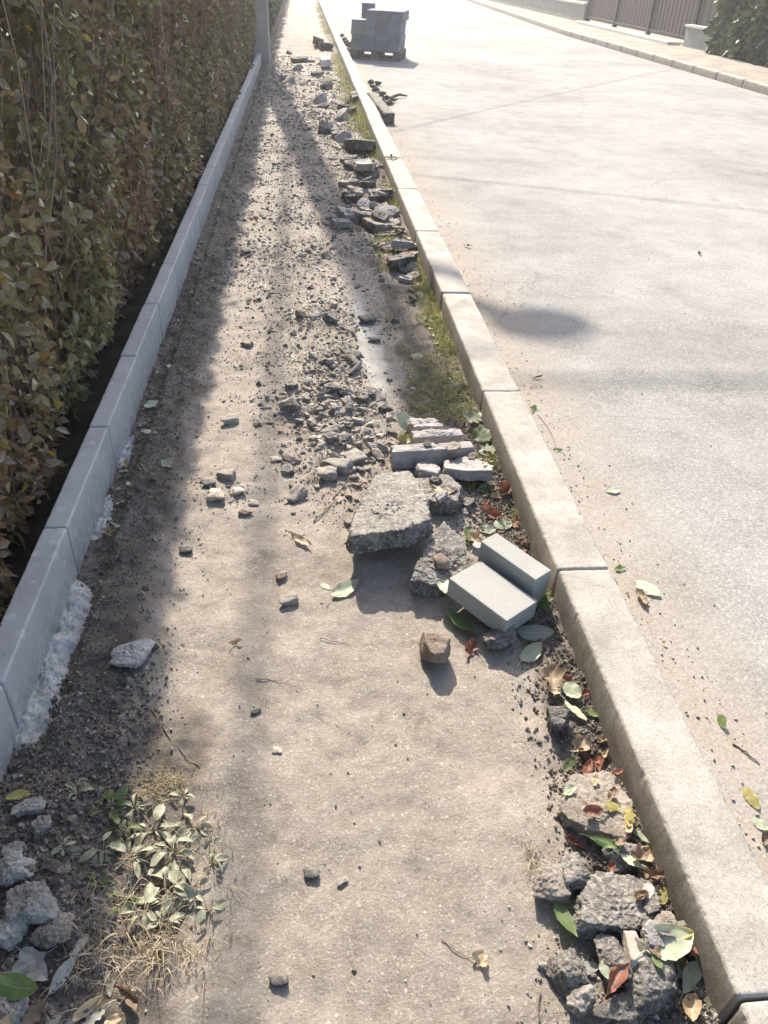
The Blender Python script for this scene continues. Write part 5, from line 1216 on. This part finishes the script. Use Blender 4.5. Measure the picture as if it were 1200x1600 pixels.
PL = [leafbase(1, .55, .35, .25, 5), leafbase(1, .48, .5, .45, 5), leafbase(1, .62, .2, .1, 5), leafbase(1, .42, .7, .6, 5)]
def rosette(px, py, nl, size, mat, label, name='broadleaf_weed', seed=1, rise=.35, grp='weeds on the path'):
    c = G(px, py, .01); rr = np.random.RandomState(seed); z = drop(c[0], c[1])[0]
    root = empty(name, (c[0], c[1], z)); tag(root, label, 'weed', grp)
    az = np.arange(nl)/nl*2*math.pi*2.4+rr.normal(0, .3, nl); s = size*rr.uniform(.4, 1.05, nl); el = -rr.uniform(0.0, rise, nl)-.05
    pos = np.stack([np.cos(az)*size*.28, np.sin(az)*size*.28, rr.uniform(.004, .018, nl)], 1)
    for k in range(nl):
        V, F = PL[rr.randint(4)]; V = V.copy()*[s[k], s[k]*rr.uniform(.7, 1.05), s[k]]
        V[:, 2] += 0.010*vnoise(V+k, 45, seed)
        M = rotm(np.array([rr.normal(0, .35)]), np.array([el[k]]), np.array([az[k]]))[0]; V = V @ M.T+pos[k]; V[:, 2] = np.maximum(V[:, 2], .002)
        mesh('leaf', V, F, mat, True, root)
    A = Acc()
    for k in range(nl): A.tube([(0, 0, 0.0), pos[k]*.6, pos[k]], [.0016, .0014, .001], 4)
    A.build('stems', M_straw, root, True)
for q, (a, b, nl, sz, lb) in enumerate([(262, 1385, 11, .060, 'dusty pale weed with broad leaves in the middle of the weed patch'), (238, 1296, 9, .055, 'pale weed with one drooping green leaf at the top of the weed patch'),
        (300, 1385, 8, .058, 'pale broad leaved weed at the right of the weed patch'), (305, 1290, 8, .052, 'grey green weed spreading over the path at the right top of the patch'), (205, 1340, 8, .05, 'weed half in the hedge shadow at the left of the patch'),
        (172, 1262, 9, .045, 'dark green weed in the hedge shadow above the patch'), (160, 1330, 8, .045, 'shaded weed left of the pale patch'), (225, 1425, 8, .05, 'pale weed just above the dry straw'),
        (185, 1410, 7, .04, 'small fresh weed with one yellow green leaf at the shadow edge'), (270, 1330, 8, .05, 'wilted grey weed between the larger pale ones'), (120, 1240, 7, .035, 'tiny shaded weed on the dark soil'), (330, 1345, 7, .034, 'small flat weed at the right edge of the patch, on the bare path'), (210, 1265, 7, .036, 'small grey weed beside the dry moss cushion'),
        (255, 1440, 9, .038, 'small pale weed rooted in the dry straw'), (150, 1380, 7, .032, 'little weed in shade left of the patch centre'), (325, 1420, 7, .035, 'half dried weed at the lower right of the patch'),
        (190, 1300, 8, .04, 'grey green weed half covered by shadow in the patch'), (100, 1330, 6, .03, 'tiny weed among the dark soil clods'), (285, 1245, 6, .03, 'small weed right of the dry moss cushion')]):
    rosette(a, b, nl, sz*.86, M_weed if q in (5, 8, 14, 16) else M_plant, lb, seed=300+q, rise=.22)
for q, (a, b, nl, sz, lb) in enumerate([(758, 770, 16, .032, 'fresh green weed beside the red leaf above the pavers'), (700, 590, 12, .03, 'green weed near the kerb below the grass patch'), (690, 510, 10, .03, 'green weed at the kerb opposite the lamp shadow'), (715, 610, 10, .028, 'small leafy weed right beside the kerb'), (640, 470, 9, .03, 'small weed at the edge of the pale silt'), (610, 270, 12, .05, 'green tuft like weed beside the pale lichened slab')]):
    rosette(a, b, nl, sz, M_weed, lb, 'green_weed', 330+q, .9)
# look-alikes lying in one stretch: say which by its order from the camera
from collections import defaultdict
byl = defaultdict(list)
for o in COL.objects:
    if o.parent is None and o.get('label') and o.get('kind') is None:
        a, b, w = PJ([list(o.location)])
        if w[0] > 0 and -20 < a[0] < 1220 and -20 < b[0] < 1620: byl[o['label']].append(o)
for lab, os_ in byl.items():
    if not 2 <= len(os_) <= 24 or len(lab.split())+2 > 16: continue
    os_.sort(key=lambda o: (o.location-Vector((0, 0, EYE))).length)
    for k, o in enumerate(os_): o['label'] = ('nearest ' if k == 0 else ORD[k]+' nearest ')+lab
print('objects', len(bpy.data.objects))

# ------------------------------------------------------------ scattering volume added over the street, mostly for flare in the lens
def glare_box():
    V, F = boxvf(-40, 60, -12, 130, -1.16, 9.8)
    mt = bpy.data.materials.new('glare_air'); mt.use_nodes = True; nt = mt.node_tree; nt.nodes.clear()
    pv_ = nt.nodes.new('ShaderNodeVolumePrincipled'); pv_.inputs['Color'].default_value = (0.95, 0.95, 0.97, 1)
    pv_.inputs['Density'].default_value = 0.0028; pv_.inputs['Anisotropy'].default_value = 0.5
    out = nt.nodes.new('ShaderNodeOutputMaterial'); L(nt, pv_.outputs[0], out.inputs['Volume'])
    o = mesh('glare', V, F, mt, False); tag(o, kind='stuff', label='thin bright haze added over the street, mostly in place of lens flare', cat='glare')
glare_box()
